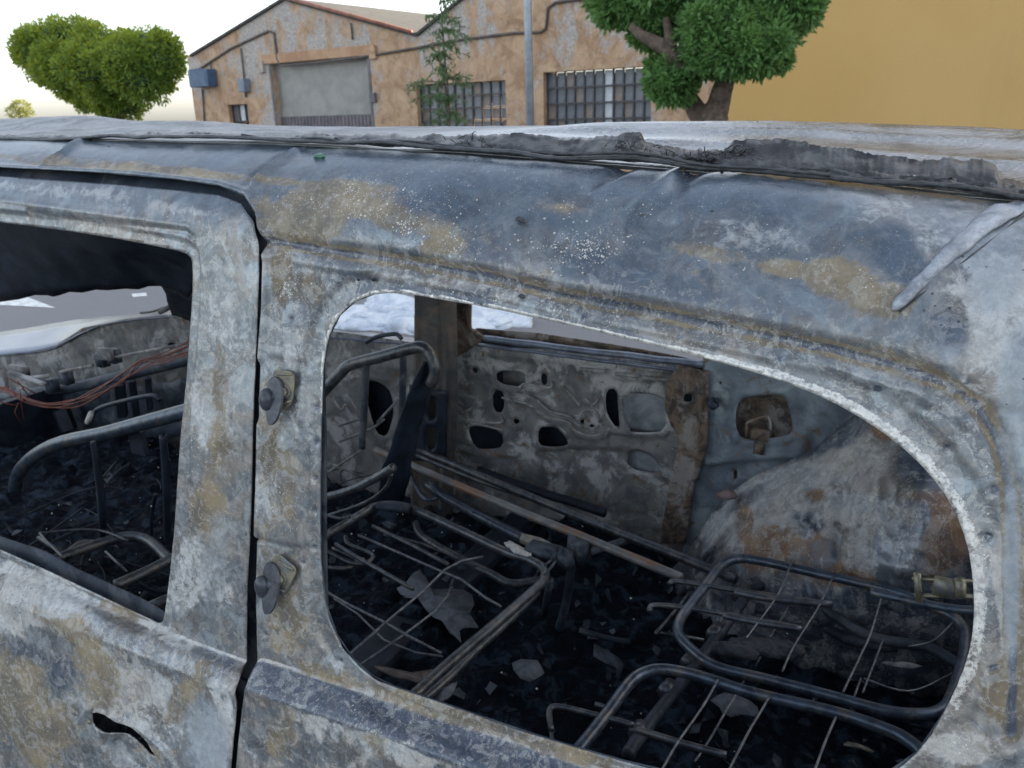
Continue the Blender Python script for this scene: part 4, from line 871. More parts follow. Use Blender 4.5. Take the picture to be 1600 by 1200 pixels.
rear_frame('rear_seat_frame', [(870,1210),(905,1170),(950,1113),(985,1066),(1010,1050),(1040,1046),(1090,1056),(1180,1084),(1300,1112),(1380,1138),(1420,1158),(1450,1190),(1440,1240)], zC, [([(1122,1062),(1095,1110),(1060,1160),(1030,1210)], zC+.012), ([(1203,1088),(1175,1135),(1150,1180),(1130,1220)], zC+.012), ([(1305,1120),(1285,1170),(1270,1215)], zC+.012), ([(1165,1058),(1130,1120),(1085,1190)], zC-.06), ([(1345,1060),(1335,1090)], zC-.06)],
    [([(862,1140),(858,1112),(872,1104),(930,1117),(990,1133)], zC, .0055), ([(995,1140),(1060,1160),(1135,1180)], zC+.008, .0065), ([(860,1110),(862,1150),(868,1170)], zC-.04, .004), ([(930,1100),(950,1106)], zC, .0045)], 'bare tube rear seat frame nearest the window, cut by its lower edge', closed=False)
o = MB(); c = Z([(1185, 1010)], zB-.01)[0]
for u, v, a in ((1150,1014,.04),(1180,1008,.05),(1210,1012,.045),(1235,1016,.03)): o.blob(Z([(u, v)], zB-.005)[0], (a, .025, .016), 14, wob=.8)
tag(o.build('burnt_foam_lump', M_CHAR, None), 'charred crusty lump caught on the wires of the rear seat frame beside the wheel arch', 'foam lump')
scrap([(1375,1035),(1400,1030),(1440,1042),(1438,1047),(1400,1043)], -1.2, M_INNER, 'thin pale sliver in the dark inside the rear seat frame by the wheel arch')
scrap([(1310,1166),(1330,1162),(1365,1172),(1362,1178),(1330,1172)], -1.2, M_BRASS, 'thin brass coloured strip near the bottom right of the rear window opening')
# chain link bracket at the rear edge
r = frame_root('belt_anchor', None)
b = MB(); Yb = 1.35
def Yp(u, v, y=Yb): return onY([(u, v)], y)[0]
b.box(Yp(1477,918), (.034, .01, .032)); b.tube([Yp(1425,904), Yp(1520,908)], .0025, 6, smooth=False); b.tube([Yp(1428,930), Yp(1520,932)], .0035, 6, smooth=False); b.tube([Yp(1433,896), Yp(1436,940)], .006, 8, smooth=False); b.tube([Yp(1500,905), Yp(1500,932)], .009, 8, smooth=False); b.each('link', M_BRASS, r)
tubes('slide_rail', [(np.array([Yp(1360,925,1.5), Yp(1480,950,1.5), Yp(1560,955,1.5)]), .008)], M_TUBEB, r)

# front seats seen through both openings
r = frame_root('front_seat_frame', 'bent tube back frame of the far front seat')
YS = 2.0
tubes('back_tube', [(onY([(440,690),(500,618),(530,585),(548,570),(600,556),(640,545),(660,543),(672,555),(680,580),(672,600)], YS), .019)], M_TUBE, r, 10)
tubes('strut', [(onY([(572,560),(570,620),(565,700)], YS), .012), (onY([(572,535),(590,526),(618,522),(628,530)], 2.3), .008), (onY([(630,555),(628,640),(622,700)], 2.1), .012)], M_SOOT, r)
px_strip('side_plate', [(660,565),(640,610),(622,660),(600,730),(590,780)], [(682,575),(672,620),(655,670),(640,740),(630,790)], 1.97, 2.05, M_SOOTD, r, .006, .01)
tubes('seat_tube', [(onY([(460,790),(505,778),(550,765),(590,745),(615,730)], 1.75), .013), (onY([(480,815),(560,790),(600,765),(612,740)], 1.8), .006)], M_TUBE, r)
for l in ([(515,615),(532,640),(540,632)], [(530,665),(560,655)], [(530,690),(580,670),(600,655)], [(590,660),(622,625)], [(505,720),(560,742)], [(510,740),(570,700)]): tubes('bent_rod', [(onY(l, 2.2), .005)], M_INNER, r, 5)
r = frame_root('front_seat_frame', 'bent tube back frame of the near front seat')
YS = 1.75
tubes('back_tube', [(onY([(30,860),(26,790),(26,748),(45,720),(75,700),(110,688),(160,678),(220,662),(290,643),(340,630)], YS), .026)], M_TUBEB, r, 12)
tubes('strut', [(onY([(145,690),(152,730),(160,800),(160,880)], 1.6), [.008, .012, .014, .012]), (onY([(255,680),(260,760),(262,850)], 1.7), .013), (onY([(140,655),(152,640),(180,630),(235,618),(250,625)], 2.0), .009), (onY([(243,772),(238,800),(235,850)], 1.7), .007)], M_SOOTD, r)
b = MB(); b.tube(onY([(137,660),(143,645)], 1.98), .012, 7, smooth=False); b.build('strut_tip', M_CHIP, r)
b = MB(); b.box(onY([(216,690)], 1.8)[0], (.07, .02, .09)); b.build('recliner_plate', M_SOOTD, r, False)
tubes('cushion_tube', [(Z([(60,885),(110,865),(170,845),(200,838),(232,845),(262,872),(280,890)], -1.28), .017), (Z([(180,915),(230,893),(290,862)], -1.25), .017), (Z([(230,950),(290,925)], -1.22), .015), (Z([(100,872),(66,838),(72,832),(150,828),(200,845)], -1.25), .004), (Z([(165,862),(198,893)], -1.2), .004), (Z([(110,860),(130,848),(160,850)], -1.3), .01), (Z([(60,840),(100,866)], -1.3), .007)], M_TUBE, r, 8, 6)
tubes('pedal_arm', [(onY([(172,768),(178,785),(192,800),(207,798)], 2.0), [.007, .012, .016, .012]), (onY([(205,780),(215,798),(222,812),(245,815)], 2.0), .012), (onY([(50,750),(105,802)], 2.0), .012)], M_INNER, r, 8, 5)
b = MB(); b.tube(onY([(200,775),(225,785),(262,800)], 2.05), .03, 7, 4, wob=.02); b.build('heater_duct', M_INNER, VAN)

# extra springs and bent rods lying around the footwells
b = MB()
for i in range(40):
    u, v = (rng.uniform(20, 290), rng.uniform(740, 940)) if i < 24 else (rng.uniform(505, 640), rng.uniform(690, 770))
    z = rng.uniform(-1.4, -1.3); p = Z([(u, v)], z)[0]
    if p[1] > 2.38 or p[1] < .98: continue
    d = rng.normal(0, .09, 3)*np.array([1, 1, .25]); b.tube([p-d, p+rng.normal(0, .02, 3), p+d], rng.uniform(.0015, .005), 5, 4)
o = b.build('bent_rod_litter', M_SOOTD, None); tag(o, 'tangle of thin bent rods and springs lying in the charred footwells', 'bent rods', kind='stuff')

# the two long poles and their companions
def pole(px0, px1, z0, z1, r_, mat, label, grp=None, mid=None):
    p0 = onZ([px0], z0)[0]; p1 = onZ([px1], z1)[0]; b = MB(); n_ = 12; P = [p0+(p1-p0)*k/n_+np.array([0, 0, -.006*math.sin(math.pi*k/n_)]) for k in range(n_+1)]
    b.tube(P, r_, 10, smooth=False, wob=.003); o = b.build('metal_pole', mat, None); tag(o, label, 'metal pole', 'poles lying inside the van'); return o
pole((588,703), (1065,902), -1.12, -1.10, .0125, M_POLE, 'rust brown metal pole lying across the seats, the nearer of the two longest')
pole((648,700), (1150,905), -1.16, -1.15, .0135, M_TUBE, 'grey metal pole lying across the seats, just behind the rust brown one')
pole((652,712), (830,780), -1.17, -1.17, .008, M_TUBE, 'short thin rod lying alongside the grey metal pole')
pole((748,735), (945,800), -1.22, -1.22, .016, M_SOOTD, 'dark thick pole lying low against the far sliding door')
pole((905,983), (985,1003), -1.34, -1.34, .008, M_SOOT, 'short rod half buried in the debris between the seat frames')

# ------------------------------------------------------------------ ground and surroundings
n = NT('asphalt'); a_ = n.noise(180, 6, .8); b_ = n.noise(.7, 5, .6); v_ = n.vor(90)
c_ = n.mix(n.ramp(a_, .35, .7), (.12, .122, .13), (.25, .25, .255)); c_ = n.mix(n.ramp(b_, .4, .65, 0, .5), c_, (.16, .16, .165)); n.bump(n.math('ADD', a_, v_), .6, .004); M_ASPH = n.set(c_, .85)
gv = np.array([(-250, -60, -H), (120, -60, -H), (120, 250, -H), (-250, 250, -H)]); g = mesh('ground', gv, [(0, 1, 2, 3)], M_ASPH, smooth=False); g['kind'] = 'structure'
M_PAINT = simple('worn_road_paint', [(.45, .46, .46), (.72, .73, .72)], 12, .7, 0, .3, .002)
p = onZ([(-60,462),(-60,452),(40,463),(87,481),(30,478),(-60,474)], -H+.004); mesh('road_marking', p, [(5, 4, 3, 2, 1, 0)], M_PAINT, smooth=False)['kind'] = 'structure'
p = onZ([(205,459),(228,457),(230,462),(208,464)], -H+.004); mesh('road_marking', p, [(3, 2, 1, 0)], M_PAINT, smooth=False)['kind'] = 'structure'
def foam(pts, label):
    b = MB()
    for u, v, s in pts:
        q_ = onZ([(u, v)], -H)[0]; b.blob(q_+np.array([0, 0, s*.03]), (s*1.0, s*.8, s*.30), 34, wob=.9)
        for k in range(5): b.blob(q_+np.array([rng.uniform(-.8, .8)*s, rng.uniform(-.4, .3)*s, s*rng.uniform(.05, .2)]), np.array([.3, .3, .17])*s, 16, wob=.8)
    o = b.build('foam_heap', M_FOAM, None); tag(o, label, 'foam', 'foam heaps on the asphalt beyond the van'); return o
foam([(545,510,.25),(565,506,.28),(585,510,.3),(555,520,.3)], 'low white heap of fire foam on the asphalt, leftmost beyond the far door')
foam([(615,500,.42),(635,496,.5),(650,500,.45),(600,508,.3),(630,512,.4),(665,500,.4),(680,505,.5)], 'tall white heap of fire foam on the asphalt left of the far centre pillar')
foam([(745,500,.3),(765,499,.28),(780,502,.26),(795,503,.16),(750,508,.25),(725,500,.35)], 'small white heap of fire foam on the asphalt right of the far centre pillar')

# warehouse facade plane
FD = np.array([-.9925, .122, 0.]); FD /= np.linalg.norm(FD); FN = np.array([FD[1], -FD[0], 0])*1.
if FN[1] > 0: FN = -FN                                   # towards the street
r0 = rays([(1138, 190)])[0]; FP = r0*(21.5/r0[1])
def onF(px, out=0.):
    r = rays(px); t = ((FP+FN*out) @ FN)/(r @ FN); return r*t[:, None]
def fs(px): p = onF(px)-FP; return np.stack([p @ FD, p[:, 2]], 1)          # (along, z)
def fp(s, z, out=0.): return FP*np.array([1, 1, 0])+FD*s+np.array([0, 0, z])+FN*out
def fbox(b, s0, s1, z0, z1, o0, o1):
    P = [fp(s, z, o) for s in (s0, s1) for z in (z0, z1) for o in (o0, o1)]
    return b.add(P, [(0, 1, 3, 2), (4, 6, 7, 5), (0, 4, 5, 1), (2, 3, 7, 6), (0, 2, 6, 4), (1, 5, 7, 3)])
n = NT('stained_plaster'); big = n.noise(.55, 8, .68, 1.0); mid = n.noise(2.0, 8, .72, .8); fine = n.noise(14, 6, .7); st = n.noise(1.6, 8, .7, .6, vec=n.sc((1, 1, .28)))
och = n.mix(n.ramp(mid, .35, .65), (.29, .175, .10), (.46, .315, .20)); gry = n.mix(n.ramp(fine, .3, .7), (.24, .215, .195), (.45, .415, .38))
zz = n.n('ShaderNodeSeparateXYZ'); n.l(n.co, zz.inputs[0]); hz = n.ramp(zz.outputs[2], 2.7, 4.3, -.03, .04)
msk = n.ramp(n.math('ADD', n.math('ADD', n.math('MULTIPLY', big, .45), n.math('MULTIPLY', st, .55)), hz), .48, .56)
c_ = n.mix(msk, och, gry); c_ = n.mix(n.ramp(n.noise(3.5, 7, .75, .5, loc=(3, 3, 3), vec=None), .56, .68, 0, .7), c_, (.17, .12, .095))
c_ = n.mix(n.ramp(n.noise(9, 6, .7, .3, loc=(8, 3, 1)), .60, .7, 0, .6), c_, (.50, .46, .42)); n.bump(n.math('ADD', mid, fine), .5, .03); M_PLAS = n.set(c_, .9)
M_SHUT = simple('grey_shutter', [(.20, .20, .185), (.27, .265, .24)], 1.5, .6, 0, .1, .005)
M_FDARK = simple('dark_stained_metal', [(.08, .075, .085), (.15, .13, .14)], 2, .7)
M_BAR = simple('dark_window_bar', [(.035, .04, .045), (.06, .065, .07)], 5, .6)
M_PANE = simple('dusty_pane', [(.07, .08, .095), (.13, .14, .16)], 3, .3, 0, .1, .002, .6); M_PANEB = simple('rusty_pane', [(.12, .10, .095), (.22, .17, .14)], 3, .5, 0, .1, .002); M_PANEW = simple('pale_pane', [(.35, .37, .39), (.5, .52, .53)], 3, .5, 0, .1, .002)
M_BLUE = simple('blue_painted_box', [(.035, .075, .14), (.06, .11, .19)], 5, .5); M_PIPE = simple('dark_pipe', [(.06, .05, .045), (.11, .09, .08)], 4, .7)
M_REDT = simple('red_roof_edge', [(.20, .085, .06), (.30, .14, .10)], 3, .8); M_ROOFT = simple('corrugated_roof', [(.035, .033, .032), (.06, .055, .05)], 3, .9)
WH = empty('warehouse', 'old stained ochre plaster warehouse with twin gables and grey roller shutter', 'warehouse')
out = fs([(302,103),(447,17),(648,74),(655,74),(745,2),(830,-60)]); zb_ = -H
s_r = fs([(1142, 190)])[0][0]; s_l = out[0][0]
poly = [(s_l-.0, zb_), (s_l, out[0][1]), tuple(out[1]), tuple(out[2]), tuple(out[4]), tuple(out[5]), (s_r-3.2, out[5][1]-.2), (s_r, out[5][1]-1.4), (s_r, zb_)]
gd = fs([(425,119),(575,107)]); gz = gd[:, 1].mean(); gs = (gd[0][0], gd[1][0])
w1 = (fs([(651,155)])[0], fs([(790,145)])[0]); w2 = (fs([(849,139)])[0], fs([(1018,124)])[0]); w0 = (fs([(358,181)])[0], fs([(388,179)])[0])
wz1 = (w1[0][1]+w1[1][1])/2; wz2 = (w2[0][1]+w2[1][1])/2; wz0 = (w0[0][1]+w0[1][1])/2
holes = [(gs[0], gs[1], zb_, gz), (w1[0][0], w1[1][0], wz1-2.0, wz1), (w2[0][0], w2[1][0], wz2-2.0, wz2), (w0[0][0], w0[1][0], wz0-1.0, wz0)]
# facade with openings: cut into vertical strips
edges_ = sorted({s_l, s_r, *[p_[0] for p_ in poly], *[h_[0] for h_ in holes], *[h_[1] for h_ in holes]}, reverse=True)
top_s = np.array([p_[0] for p_ in poly[1:-1]][::-1]); top_z = np.array([p_[1] for p_ in poly[1:-1]][::-1])
b = MB()
for s0, s1 in zip(edges_[:-1], edges_[1:]):
    if s0-s1 < 1e-4: continue
    mid_ = (s0+s1)/2; hs = sorted([(h_[2], h_[3]) for h_ in holes if min(h_[:2]) < mid_ < max(h_[:2])]); z = zb_-.1
    t0, t1 = np.interp(s0, top_s, top_z), np.interp(s1, top_s, top_z)
    segs = []
    for a0, a1 in hs:
        if a0 > z: segs.append((z, a0))
        z = a1
    for a0, a1 in segs: fbox(b, s0, s1, a0, a1, -.35, 0)
    P = [fp(s0, z), fp(s1, z), fp(s1, t1), fp(s0, t0)]; b.plate(P, -FN, .35)
fac = b.build('wall', M_PLAS, WH, False)
b = MB(); D_ = 26
P = [fp(s_l+.002, zb_), fp(s_l+.002, out[0][1]), fp(s_l+.002, out[0][1])-FN*D_, fp(s_l+.002, zb_)-FN*D_]; b.plate(P, FD, .3); b.build('side_wall', M_PLAS, WH, False)
b = MB(); P = [fp(s_r+.002, zb_), fp(s_r+.002, 3.0), fp(s_r+.002, 3.0)-FN*D_, fp(s_r+.002, zb_)-FN*D_]; b.plate(P, FD, .3); b.build('side_wall', M_PLAS, WH, False)
b = MB(); P = [fp(s_l, zb_, -D_), fp(s_r, zb_, -D_), fp(s_r, 2.0, -D_), fp(s_l, 2.0, -D_)]; b.plate(P, FN, .3); b.build('back_wall', M_PLAS, WH, False)
rf = MB(); oh = .10
out_ = [tuple(o_) for o_ in out]+[poly[6], poly[7]]
for a_, b2 in ((0, 1), (1, 2), (2, 3), (3, 4), (4, 5), (5, 6), (6, 7)):
    pa, pb = out_[a_], out_[b2]
    P = [fp(pa[0], pa[1]-.06, oh), fp(pb[0], pb[1]-.06, oh), fp(pb[0], pb[1]-.06, -D_), fp(pa[0], pa[1]-.06, -D_)]; rf.plate(P, (0, 0, 1), .09)
rf.build('roof', M_ROOFT, WH, False)
b = MB()
for a_, b2 in ((1, 2),): 
    pa, pb = out[a_], out[b2]; b.tube([fp(pa[0], pa[1]+.05, .1), fp(pb[0], pb[1]+.05, .1)], .06, 6, smooth=False)
b.build('ridge_tile', M_REDT, WH)
# verge and band mouldings
def ftube(px, r_, mat, name, out_=.05, wob=.0): b = MB(); b.tube(onF(px, out_), r_, 6, 4, smooth=False); return b.build(name, mat, WH)
ftube([(308,110),(360,76),(420,48),(428,52),(433,92),(440,103),(500,97),(560,90),(650,75),(720,62),(800,52),(845,50),(853,44),(856,12),(868,4),(925,-4)], .04, M_PIPE, 'pipe')
ftube([(376,75),(380,110),(384,152)], .03, M_PIPE, 'pipe'); ftube([(316,140),(320,200)], .03, M_PIPE, 'pipe'); ftube([(330,95),(328,125)], .02, M_PIPE, 'pipe')
ftube([(548,36),(551,62)], .03, M_PIPE, 'pipe')
b = MB(); fbox(b, gs[0]+.35, gs[1]-.35, gz+.02, gz+.32, 0, .07); b.build('lintel', simple('ochre_lintel', [(.33, .19, .11), (.42, .27, .17)], 2, .9), WH, False)
b = MB(); fbox(b, gs[0]+.55, gs[0]+.3, gz-.25, gz+.12, 0, .12); fbox(b, gs[1]-.2, gs[1]-.45, gz-.1, gz+.28, 0, .12); b.each('bracket_block', M_PLAS, WH, False)
b = MB(); zsplit = gz-1.75
fbox(b, gs[0], gs[1], zsplit, gz, -.32, -.24)
for k in range(14): fbox(b, gs[0], gs[1], zsplit+k*.125+.004, zsplit+k*.125+.121, -.24, -.235)
b.build('roller_shutter', M_SHUT, WH, False)
b = MB(); fbox(b, gs[0], gs[1], zb_, zsplit, -.30, -.22); 
for k in range(28): t = k/28; s = gs[0]+(gs[1]-gs[0])*t; fbox(b, s, s-.03, zb_, zsplit-.02, -.22, -.20)
b.build('garage_door', M_FDARK, WH, False)
b = MB(); fbox(b, gs[0]+.0, gs[0]+.10, zb_, gz, 0, .02); fbox(b, gs[1]-.10, gs[1], zb_, gz, 0, .02); b.each('door_post', M_FDARK, WH, False)
q_ = fs([(586,172)])[0]; b = MB(); fbox(b, q_[0]-.12, q_[0]+.12, q_[1]-.14, q_[1]+.14, 0, .1); b.build('meter_box', M_FDARK, WH, False)
def window(h_, ncol, nrow_h, cols, pale=()):
    s0, s1, z0, z1 = h_; root = bpy.data.objects.new('window', None); COL.objects.link(root); root.parent = WH
    W_ = (s0-s1)/ncol; me = {}
    for j in range(int((z1-z0)/nrow_h)):
        for i in range(ncol):
            mt = cols[(i*7+j*5) % len(cols)] if i not in pale else M_PANEW
            if mt.name not in me:
                b = MB(); fbox(b, 0, -W_+.05, -nrow_h+.05, 0, -.24, -.225); o = b.build('pane', mt, root, False); o.location = (0, 0, 0)
                base = FP*np.array([1, 1, 0]); o.data.transform(Matrix.Translation(Vector((-base[0], -base[1], -H)))); me[mt.name] = o.data
            else: o = bpy.data.objects.new('pane', me[mt.name]); COL.objects.link(o); o.parent = root
            p_ = fp(s0-i*W_-.025, z1-j*nrow_h-.025); o.location = (p_[0], p_[1], p_[2]+H)
    for i in range(ncol+1):
        b = MB(); s = s0-i*W_; fbox(b, s+.022, s-.022, z0, z1, -.22, -.17); b.build('window_bar', M_BAR, root, False)
    for j in range(int((z1-z0)/nrow_h)+1):
        b = MB(); z = z1-j*nrow_h; fbox(b, s0, s1, z-.018, z+.018, -.165, -.14); b.build('window_bar', M_BAR, root, False)
    b = MB(); fbox(b, s0+.02, s1-.02, z0-.08, z0, -.30, .06); b.build('sill', M_PLAS, root, False)
window(holes[1], 10, .36, [M_PANE, M_PANE, M_PANEB, M_PANE]); window(holes[2], 11, .42, [M_PANE, M_PANE, M_PANEB, M_PANE], (6,)); window(holes[3], 3, .6, [M_FDARK, M_PANE], (1,))
b = MB(); a0 = fs([(311,127)])[0]; a1 = fs([(344,152)])[0]; fbox(b, a0[0], a1[0], a1[1], a0[1], .03, .45); o = bevel(b.build('blue_cabinet', M_BLUE, WH, False), .03)
b = MB(); fbox(b, a0[0]-.08, a1[0]+.08, a1[1]+.12, a0[1]-.1, .45, .47)
for k in range(5): fbox(b, a0[0]-.15, a1[0]+.15, a1[1]+.2+k*.1, a1[1]+.23+k*.1, .47, .485)
b.build('cabinet_door', M_BLUE, WH, False)
b = MB(); a0 = fs([(383,141)])[0]; a1 = fs([(395,161)])[0]; fbox(b, a0[0], a1[0], a1[1], a0[1], .02, .3); bevel(b.build('alarm_box', simple('grey_blue_box', [(.12, .15, .20), (.18, .21, .26)], 4, .6), WH, False), .02)

# yellow building on the right
n = NT('yellow_render'); big = n.noise(.25, 4, .5); fine = n.noise(25, 6, .7)
c_ = n.mix(n.ramp(big, .35, .7), (.46, .285, .095), (.50, .32, .12)); c_ = n.mix(n.ramp(fine, .4, .7, 0, .25), c_, (.42, .27, .11)); c_ = n.mix(n.ramp(n.noise(1.2, 7, .7, .5, vec=n.sc((1, 1, .2))), .5, .72, 0, .22), c_, (.36, .25, .10)); n.bump(n.math('ADD', fine, n.noise(3, 5, .6)), .4, .012); M_YEL = n.set(c_, .9)
YW = 20.0; xl = onY([(1138, 150)], YW)[0][0]
YB = empty('yellow_building', 'tall plain yellow rendered building wall behind the right tree', 'building')
b = MB(); 
b.box(((xl+45)/2, YW+6, 7-H/2), (45-xl, 12, 14+H))
b.build('wall', M_YEL, YB, False)
b = MB(); b.box(((xl+45)/2, YW+6, 14.08), (45-xl+.5, 12.5, .15)); b.build('coping', M_PLAS, YB, False)

# lamp post
p_top = onY([(824, 0)], 14.); p_bot = onY([(829, 190)], 14.); xm = (p_top[0][0]+p_bot[0][0])/2
LP = empty('lamp_post', 'grey metal lamp post standing in front of the warehouse between its two barred windows', 'lamp post')
b = MB(); b.tube([(xm, 14, -H), (xm, 14, 1.5), (xm, 14, 6.5)], [.075, .068, .05], 14, smooth=False); b.build('pole', simple('galvanised_steel', [(.20, .235, .27), (.30, .33, .37)], 3, .5, .4, .1), LP)
b = MB(); b.tube([(xm, 14, 6.4), (xm, 13.7, 6.8), (xm, 13.0, 6.9)], .035, 8, 6); b.box((xm, 12.8, 6.9), (.28, .6, .12)); b.build('lamp_head', M_SHUT, LP)
b = MB(); b.tube([(xm, 14, -H), (xm, 14, -H+.3)], .13, 14, smooth=False); b.build('base', M_SHUT, LP)

# trees
def leafmat(name, a, b_, tr):
    n = NT(name); ob = n.n('ShaderNodeNewGeometry').outputs['Random Per Island']; c = n.mix(ob, a, b_); c = n.mix(n.ramp(n.noise(1.3, 3, .6), .4, .65, 0, .5), c, b_)
    n.set(c, .55, 0, .35); t = n.n('ShaderNodeBsdfTranslucent'); n.l(n.mix(.5, c, tr), t.inputs[0]); m = n.n('ShaderNodeMixShader'); m.inputs[0].default_value = .42
    n.l(n.b.outputs[0], m.inputs[1]); n.l(t.outputs[0], m.inputs[2]); n.l(m.outputs[0], n.t.nodes['Material Output'].inputs[0]); return n.m
M_LEAF = leafmat('sunlit_hedge_leaf', (.055, .13, .03), (.14, .24, .05), (.75, .72, .04)); M_LEAFR = leafmat('broad_leaf', (.06, .15, .045), (.15, .28, .09), (.22, .38, .08)); M_LEAFS = leafmat('thin_leaf', (.06, .11, .05), (.12, .19, .09), (.12, .2, .05)); M_LEAFY = leafmat('far_leaf', (.12, .15, .05), (.22, .23, .09), (.4, .4, .1))
M_BARK = simple('rough_bark', [(.055, .04, .03), (.13, .095, .07)], 12, .9, 0, .8, .02)
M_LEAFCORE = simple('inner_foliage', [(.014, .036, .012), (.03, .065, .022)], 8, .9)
def tufts(lobes, per=11, f=(.26, .42)):
    out = []
    for c, r_ in lobes:
        c, r_ = np.array(c), np.array(r_)
        for k in range(per):
            d = rng.normal(0, 1, 3)*np.array([1, .9, 1]); d[1] -= .5; d /= np.linalg.norm(d); q = rng.uniform(*f); out.append((tuple(c+d*r_*rng.uniform(.62, .90)), tuple(np.full(3, q*r_.mean()))))
    return out
def leaves(lobes, N, size, mat, name, parent, core=.80, spread=.16, aspect=2.2, droop=0., cores=None):
    vol = np.array([l[1][0]*l[1][2] for l in lobes]); vol = vol/vol.sum(); which = rng.choice(len(lobes), N, p=vol)
    C = np.array([l[0] for l in lobes])[which]; R = np.array([l[1] for l in lobes])[which]
    D = rng.normal(0, 1, (N, 3)); D /= np.linalg.norm(D, axis=1)[:, None]
    lump = 1+.25*vnoise(D*2+C, 1.7, 3)
    rad = (1-np.abs(rng.normal(0, spread, N)))*lump; P = C+D*R*rad[:, None]
    # drop leaves deep inside other lobes
    inside = np.zeros(N, bool)
    for c, r_ in (cores or lobes): inside |= (np.linalg.norm((P-np.array(c))/np.array(r_), axis=1) < .60)
    P, D = P[~inside], D[~inside]; N = len(P)
    a = D+rng.normal(0, .55, (N, 3))+np.array([0, 0, -droop]); a /= np.linalg.norm(a, axis=1)[:, None]
    b_ = np.cross(a, rng.normal(0, 1, (N, 3))); b_ /= np.linalg.norm(b_, axis=1)[:, None]; nrm = np.cross(a, b_)
    s = size*rng.uniform(.6, 1.4, N)[:, None]
    V = np.stack([P, P+a*s*.45+b_*s/aspect*.5+nrm*s*.06, P+a*s, P+a*s*.45-b_*s/aspect*.5+nrm*s*.06], 1).reshape(-1, 3)
    o = mesh(name, V, np.arange(N*4).reshape(N, 4), mat, parent, smooth=False)
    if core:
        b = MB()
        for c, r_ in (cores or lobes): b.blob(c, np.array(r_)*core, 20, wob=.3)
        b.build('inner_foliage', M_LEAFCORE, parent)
    return o
def lobe(u, v, ru, rv, Y, dY=0., depth=1.):
    c = onY([(u, v)], Y+dY)[0]; k = np.linalg.norm(c)/F; return (tuple(c), (ru*k*.96, (ru+rv)/2*k*depth, rv*k*.96))
T1 = empty('heart_shaped_tree', 'clipped green tree with two yellow lit rounded lobes against the pale sky at far left', 'tree')
Y1 = 13.
L1 = [lobe(u_+7, v_+3, a_, b_, Y1, d_) for u_, v_, a_, b_, d_ in ((56,78,36,32,0), (92,58,46,28,.2), (140,72,40,32,0), (222,80,36,36,.1), (250,84,26,34,0), (150,104,56,36,-.3), (95,100,46,30,-.2), (212,115,44,36,-.2), (168,135,50,30,0), (182,160,40,22,.1), (246,112,24,26,0), (34,76,18,20,0), (108,128,34,20,0), (262,92,14,20,0), (138,150,28,18,0), (185,72,26,24,.2), (66,114,24,14,0), (190,95,40,34,-.35))]
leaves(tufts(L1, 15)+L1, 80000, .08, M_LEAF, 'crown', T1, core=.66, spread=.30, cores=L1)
tc = np.array(lobe(180,165,10,10,Y1)[0]); b = MB(); b.tube([(tc[0], tc[1], -H-.05), (tc[0]+.05, tc[1], -.8), (tc[0], tc[1], .3)], [.20, .15, .12], 10); b.build('trunk', M_BARK, T1)
b = MB()
for u, v in ((80,90),(110,70),(225,90),(250,90),(165,120)): q_ = np.array(lobe(u, v, 5, 5, Y1)[0]); b.tube([(tc[0], tc[1], .1), (tc+q_)/2+np.array([0, 0, .1]), q_], [.10, .07, .04], 7)
b.build('limb', M_BARK, T1)
T2 = empty('broad_tree', 'large green tree with thick forked trunk in front of the yellow wall edge', 'tree')
Y2 = 10.5
L2 = [lobe(985,-5,58,42,Y2), lobe(1060,-30,70,60,Y2), lobe(1150,-30,80,60,Y2,.2), lobe(1230,-10,56,44,Y2), lobe(1130,45,70,42,Y2,-.3), lobe(1185,60,56,44,Y2,-.2), lobe(1155,82,70,34,Y2,-.4), lobe(1112,92,44,24,Y2,-.3), lobe(1040,30,50,30,Y2,-.1),
      lobe(1015,55,30,20,Y2), lobe(1052,124,36,32,Y2,-.3), lobe(1068,142,20,14,Y2,-.2), lobe(1198,90,32,24,Y2,-.1), lobe(1245,20,34,28,Y2), lobe(960,-20,34,28,Y2), lobe(1030,105,18,16,Y2,-.2)]
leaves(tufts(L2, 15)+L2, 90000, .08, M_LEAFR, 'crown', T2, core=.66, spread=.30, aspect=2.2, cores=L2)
b = MB(); B_ = lambda u, v, d=0.: onY([(u, v)], Y2+d)[0]
g0 = B_(1112, 196); b.tube([(g0[0], g0[1], -H-.05), (g0[0], g0[1], -1.0), g0, B_(1122,165), B_(1130,135,-.1), B_(1140,100,.1)], [.26, .22, .20, .14, .12, .08], 12, 5, wob=.02); b.tube([B_(1108,200), B_(1088,172), B_(1070,140), B_(1058,110)], [.15, .12, .09, .05], 10, 5)
b.build('trunk', M_BARK, T2)
for l, r_ in (([(1060,110),(1050,88),(1035,72),(1010,60),(985,40)], [.09, .10, .09, .07, .05]), ([(1050,90),(1045,60),(1040,30)], [.08, .06, .04]), ([(1140,110),(1150,60),(1170,10)], [.09, .06, .04])):
    b = MB(); b.tube(onY(l, Y2-.42), r_, 9, 5, wob=.02); b.build('limb', M_BARK, T2)
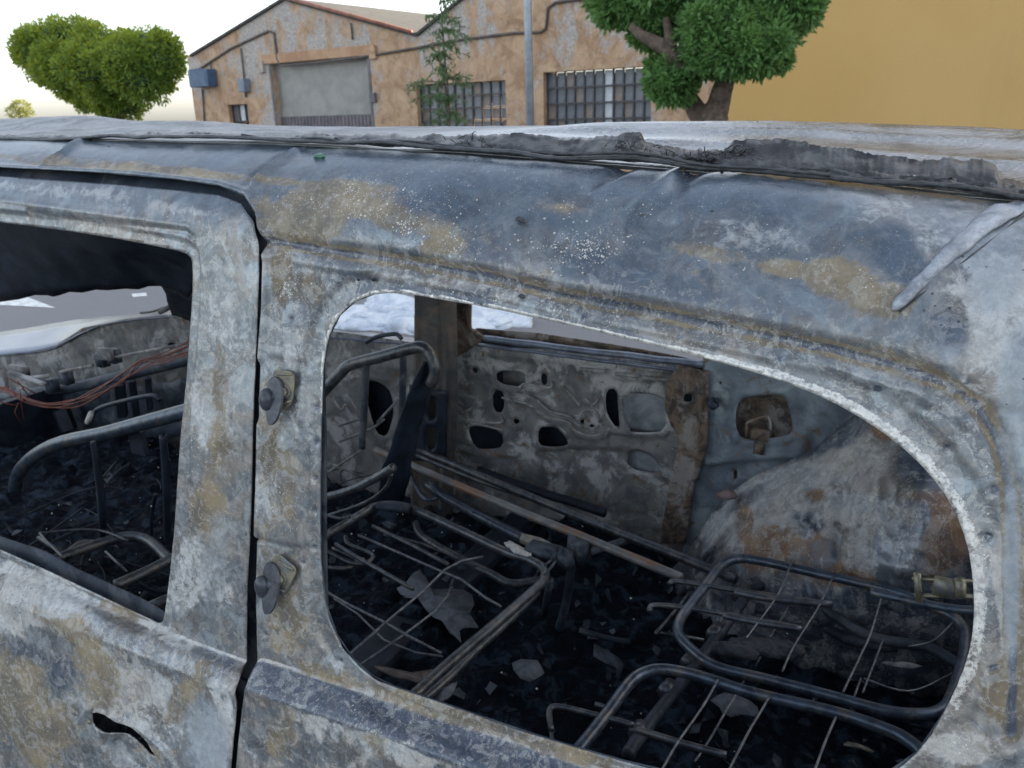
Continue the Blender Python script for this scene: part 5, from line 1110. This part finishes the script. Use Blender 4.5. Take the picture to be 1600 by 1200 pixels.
# slender sapling
T3 = empty('sapling', 'slender feathery sapling growing in front of the barred window of the warehouse', 'tree')
Y3 = 12.; S_ = lambda u, v, d=0.: onY([(u, v)], Y3+d)[0]
b = MB(); g0 = S_(702, 200); b.tube([(g0[0], g0[1], -H-.05), g0, S_(700,150), S_(694,80), S_(690,20), S_(688,-10)], [.03, .025, .02, .015, .01, .006], 6, 4); b.build('trunk', M_BARK, T3)
P_ = []; b = MB()
for u, v, ru, rv, n_ in ((690,10,16,14,7),(690,35,30,12,10),(700,55,44,10,11),(688,75,30,10,9),(700,95,40,12,12),(690,115,30,10,9),(660,138,34,8,8),(715,130,26,10,10),(665,158,28,8,8),(705,160,24,12,10),(720,185,14,10,8),(690,185,20,10,8)):
    for k in range(n_):
        e = S_(u+rng.uniform(-ru, ru), v+rng.uniform(-rv, rv), rng.uniform(-.3, .3)); s0 = S_(696, v-6); b.tube([s0, (s0+e)/2+np.array([0, 0, .06]), e], .004, 4, 3)
        for j in range(13):
            t = rng.uniform(.3, 1.05); P_.append(s0+(e-s0)*t+np.array([0, 0, .06*math.sin(math.pi*min(t, 1))])+rng.normal(0, .028, 3))
b.build('twig', M_BARK, T3)['kind'] = 'stuff'
P_ = np.array(P_); N_ = len(P_); a = rng.normal(0, .7, (N_, 3))+np.array([0, 0, -.9]); a /= np.linalg.norm(a, axis=1)[:, None]; b_ = np.cross(a, rng.normal(0, 1, (N_, 3))); b_ /= np.linalg.norm(b_, axis=1)[:, None]
s = .10*rng.uniform(.6, 1.3, N_)[:, None]; V = np.stack([P_, P_+a*s*.4+b_*s*.14, P_+a*s, P_+a*s*.4-b_*s*.14], 1).reshape(-1, 3); mesh('crown', V, np.arange(N_*4).reshape(N_, 4), M_LEAFS, T3, False)
# faint far tree
T4 = empty('far_tree', 'small pale sunlit tree far away on the horizon at the left edge', 'tree')
L4 = [lobe(32,168,12,10,45), lobe(22,175,10,8,45), lobe(42,176,10,7,45)]; leaves(L4, 1500, .22, M_LEAFY, 'crown', T4, core=.0, spread=.4)
q_ = onY([(32, 178)], 45.)[0]; b = MB(); b.tube([(q_[0], q_[1], -H), (q_[0], q_[1], q_[2]), ], .15, 6, smooth=False); b.build('trunk', M_BARK, T4)

# distant skyline bank closing the horizon
b = MB()
for x0, x1, y, h_ in ((-120, 20, 95, .6), (20, 110, 110, 1.2), (-240, -120, 120, .8)): b.box(((x0+x1)/2, y, -H+h_/2), (x1-x0, 8, h_))
o = b.build('hills', simple('far_ground', [(.10, .10, .07), (.16, .15, .10)], .2, .9), None, False); o['kind'] = 'structure'
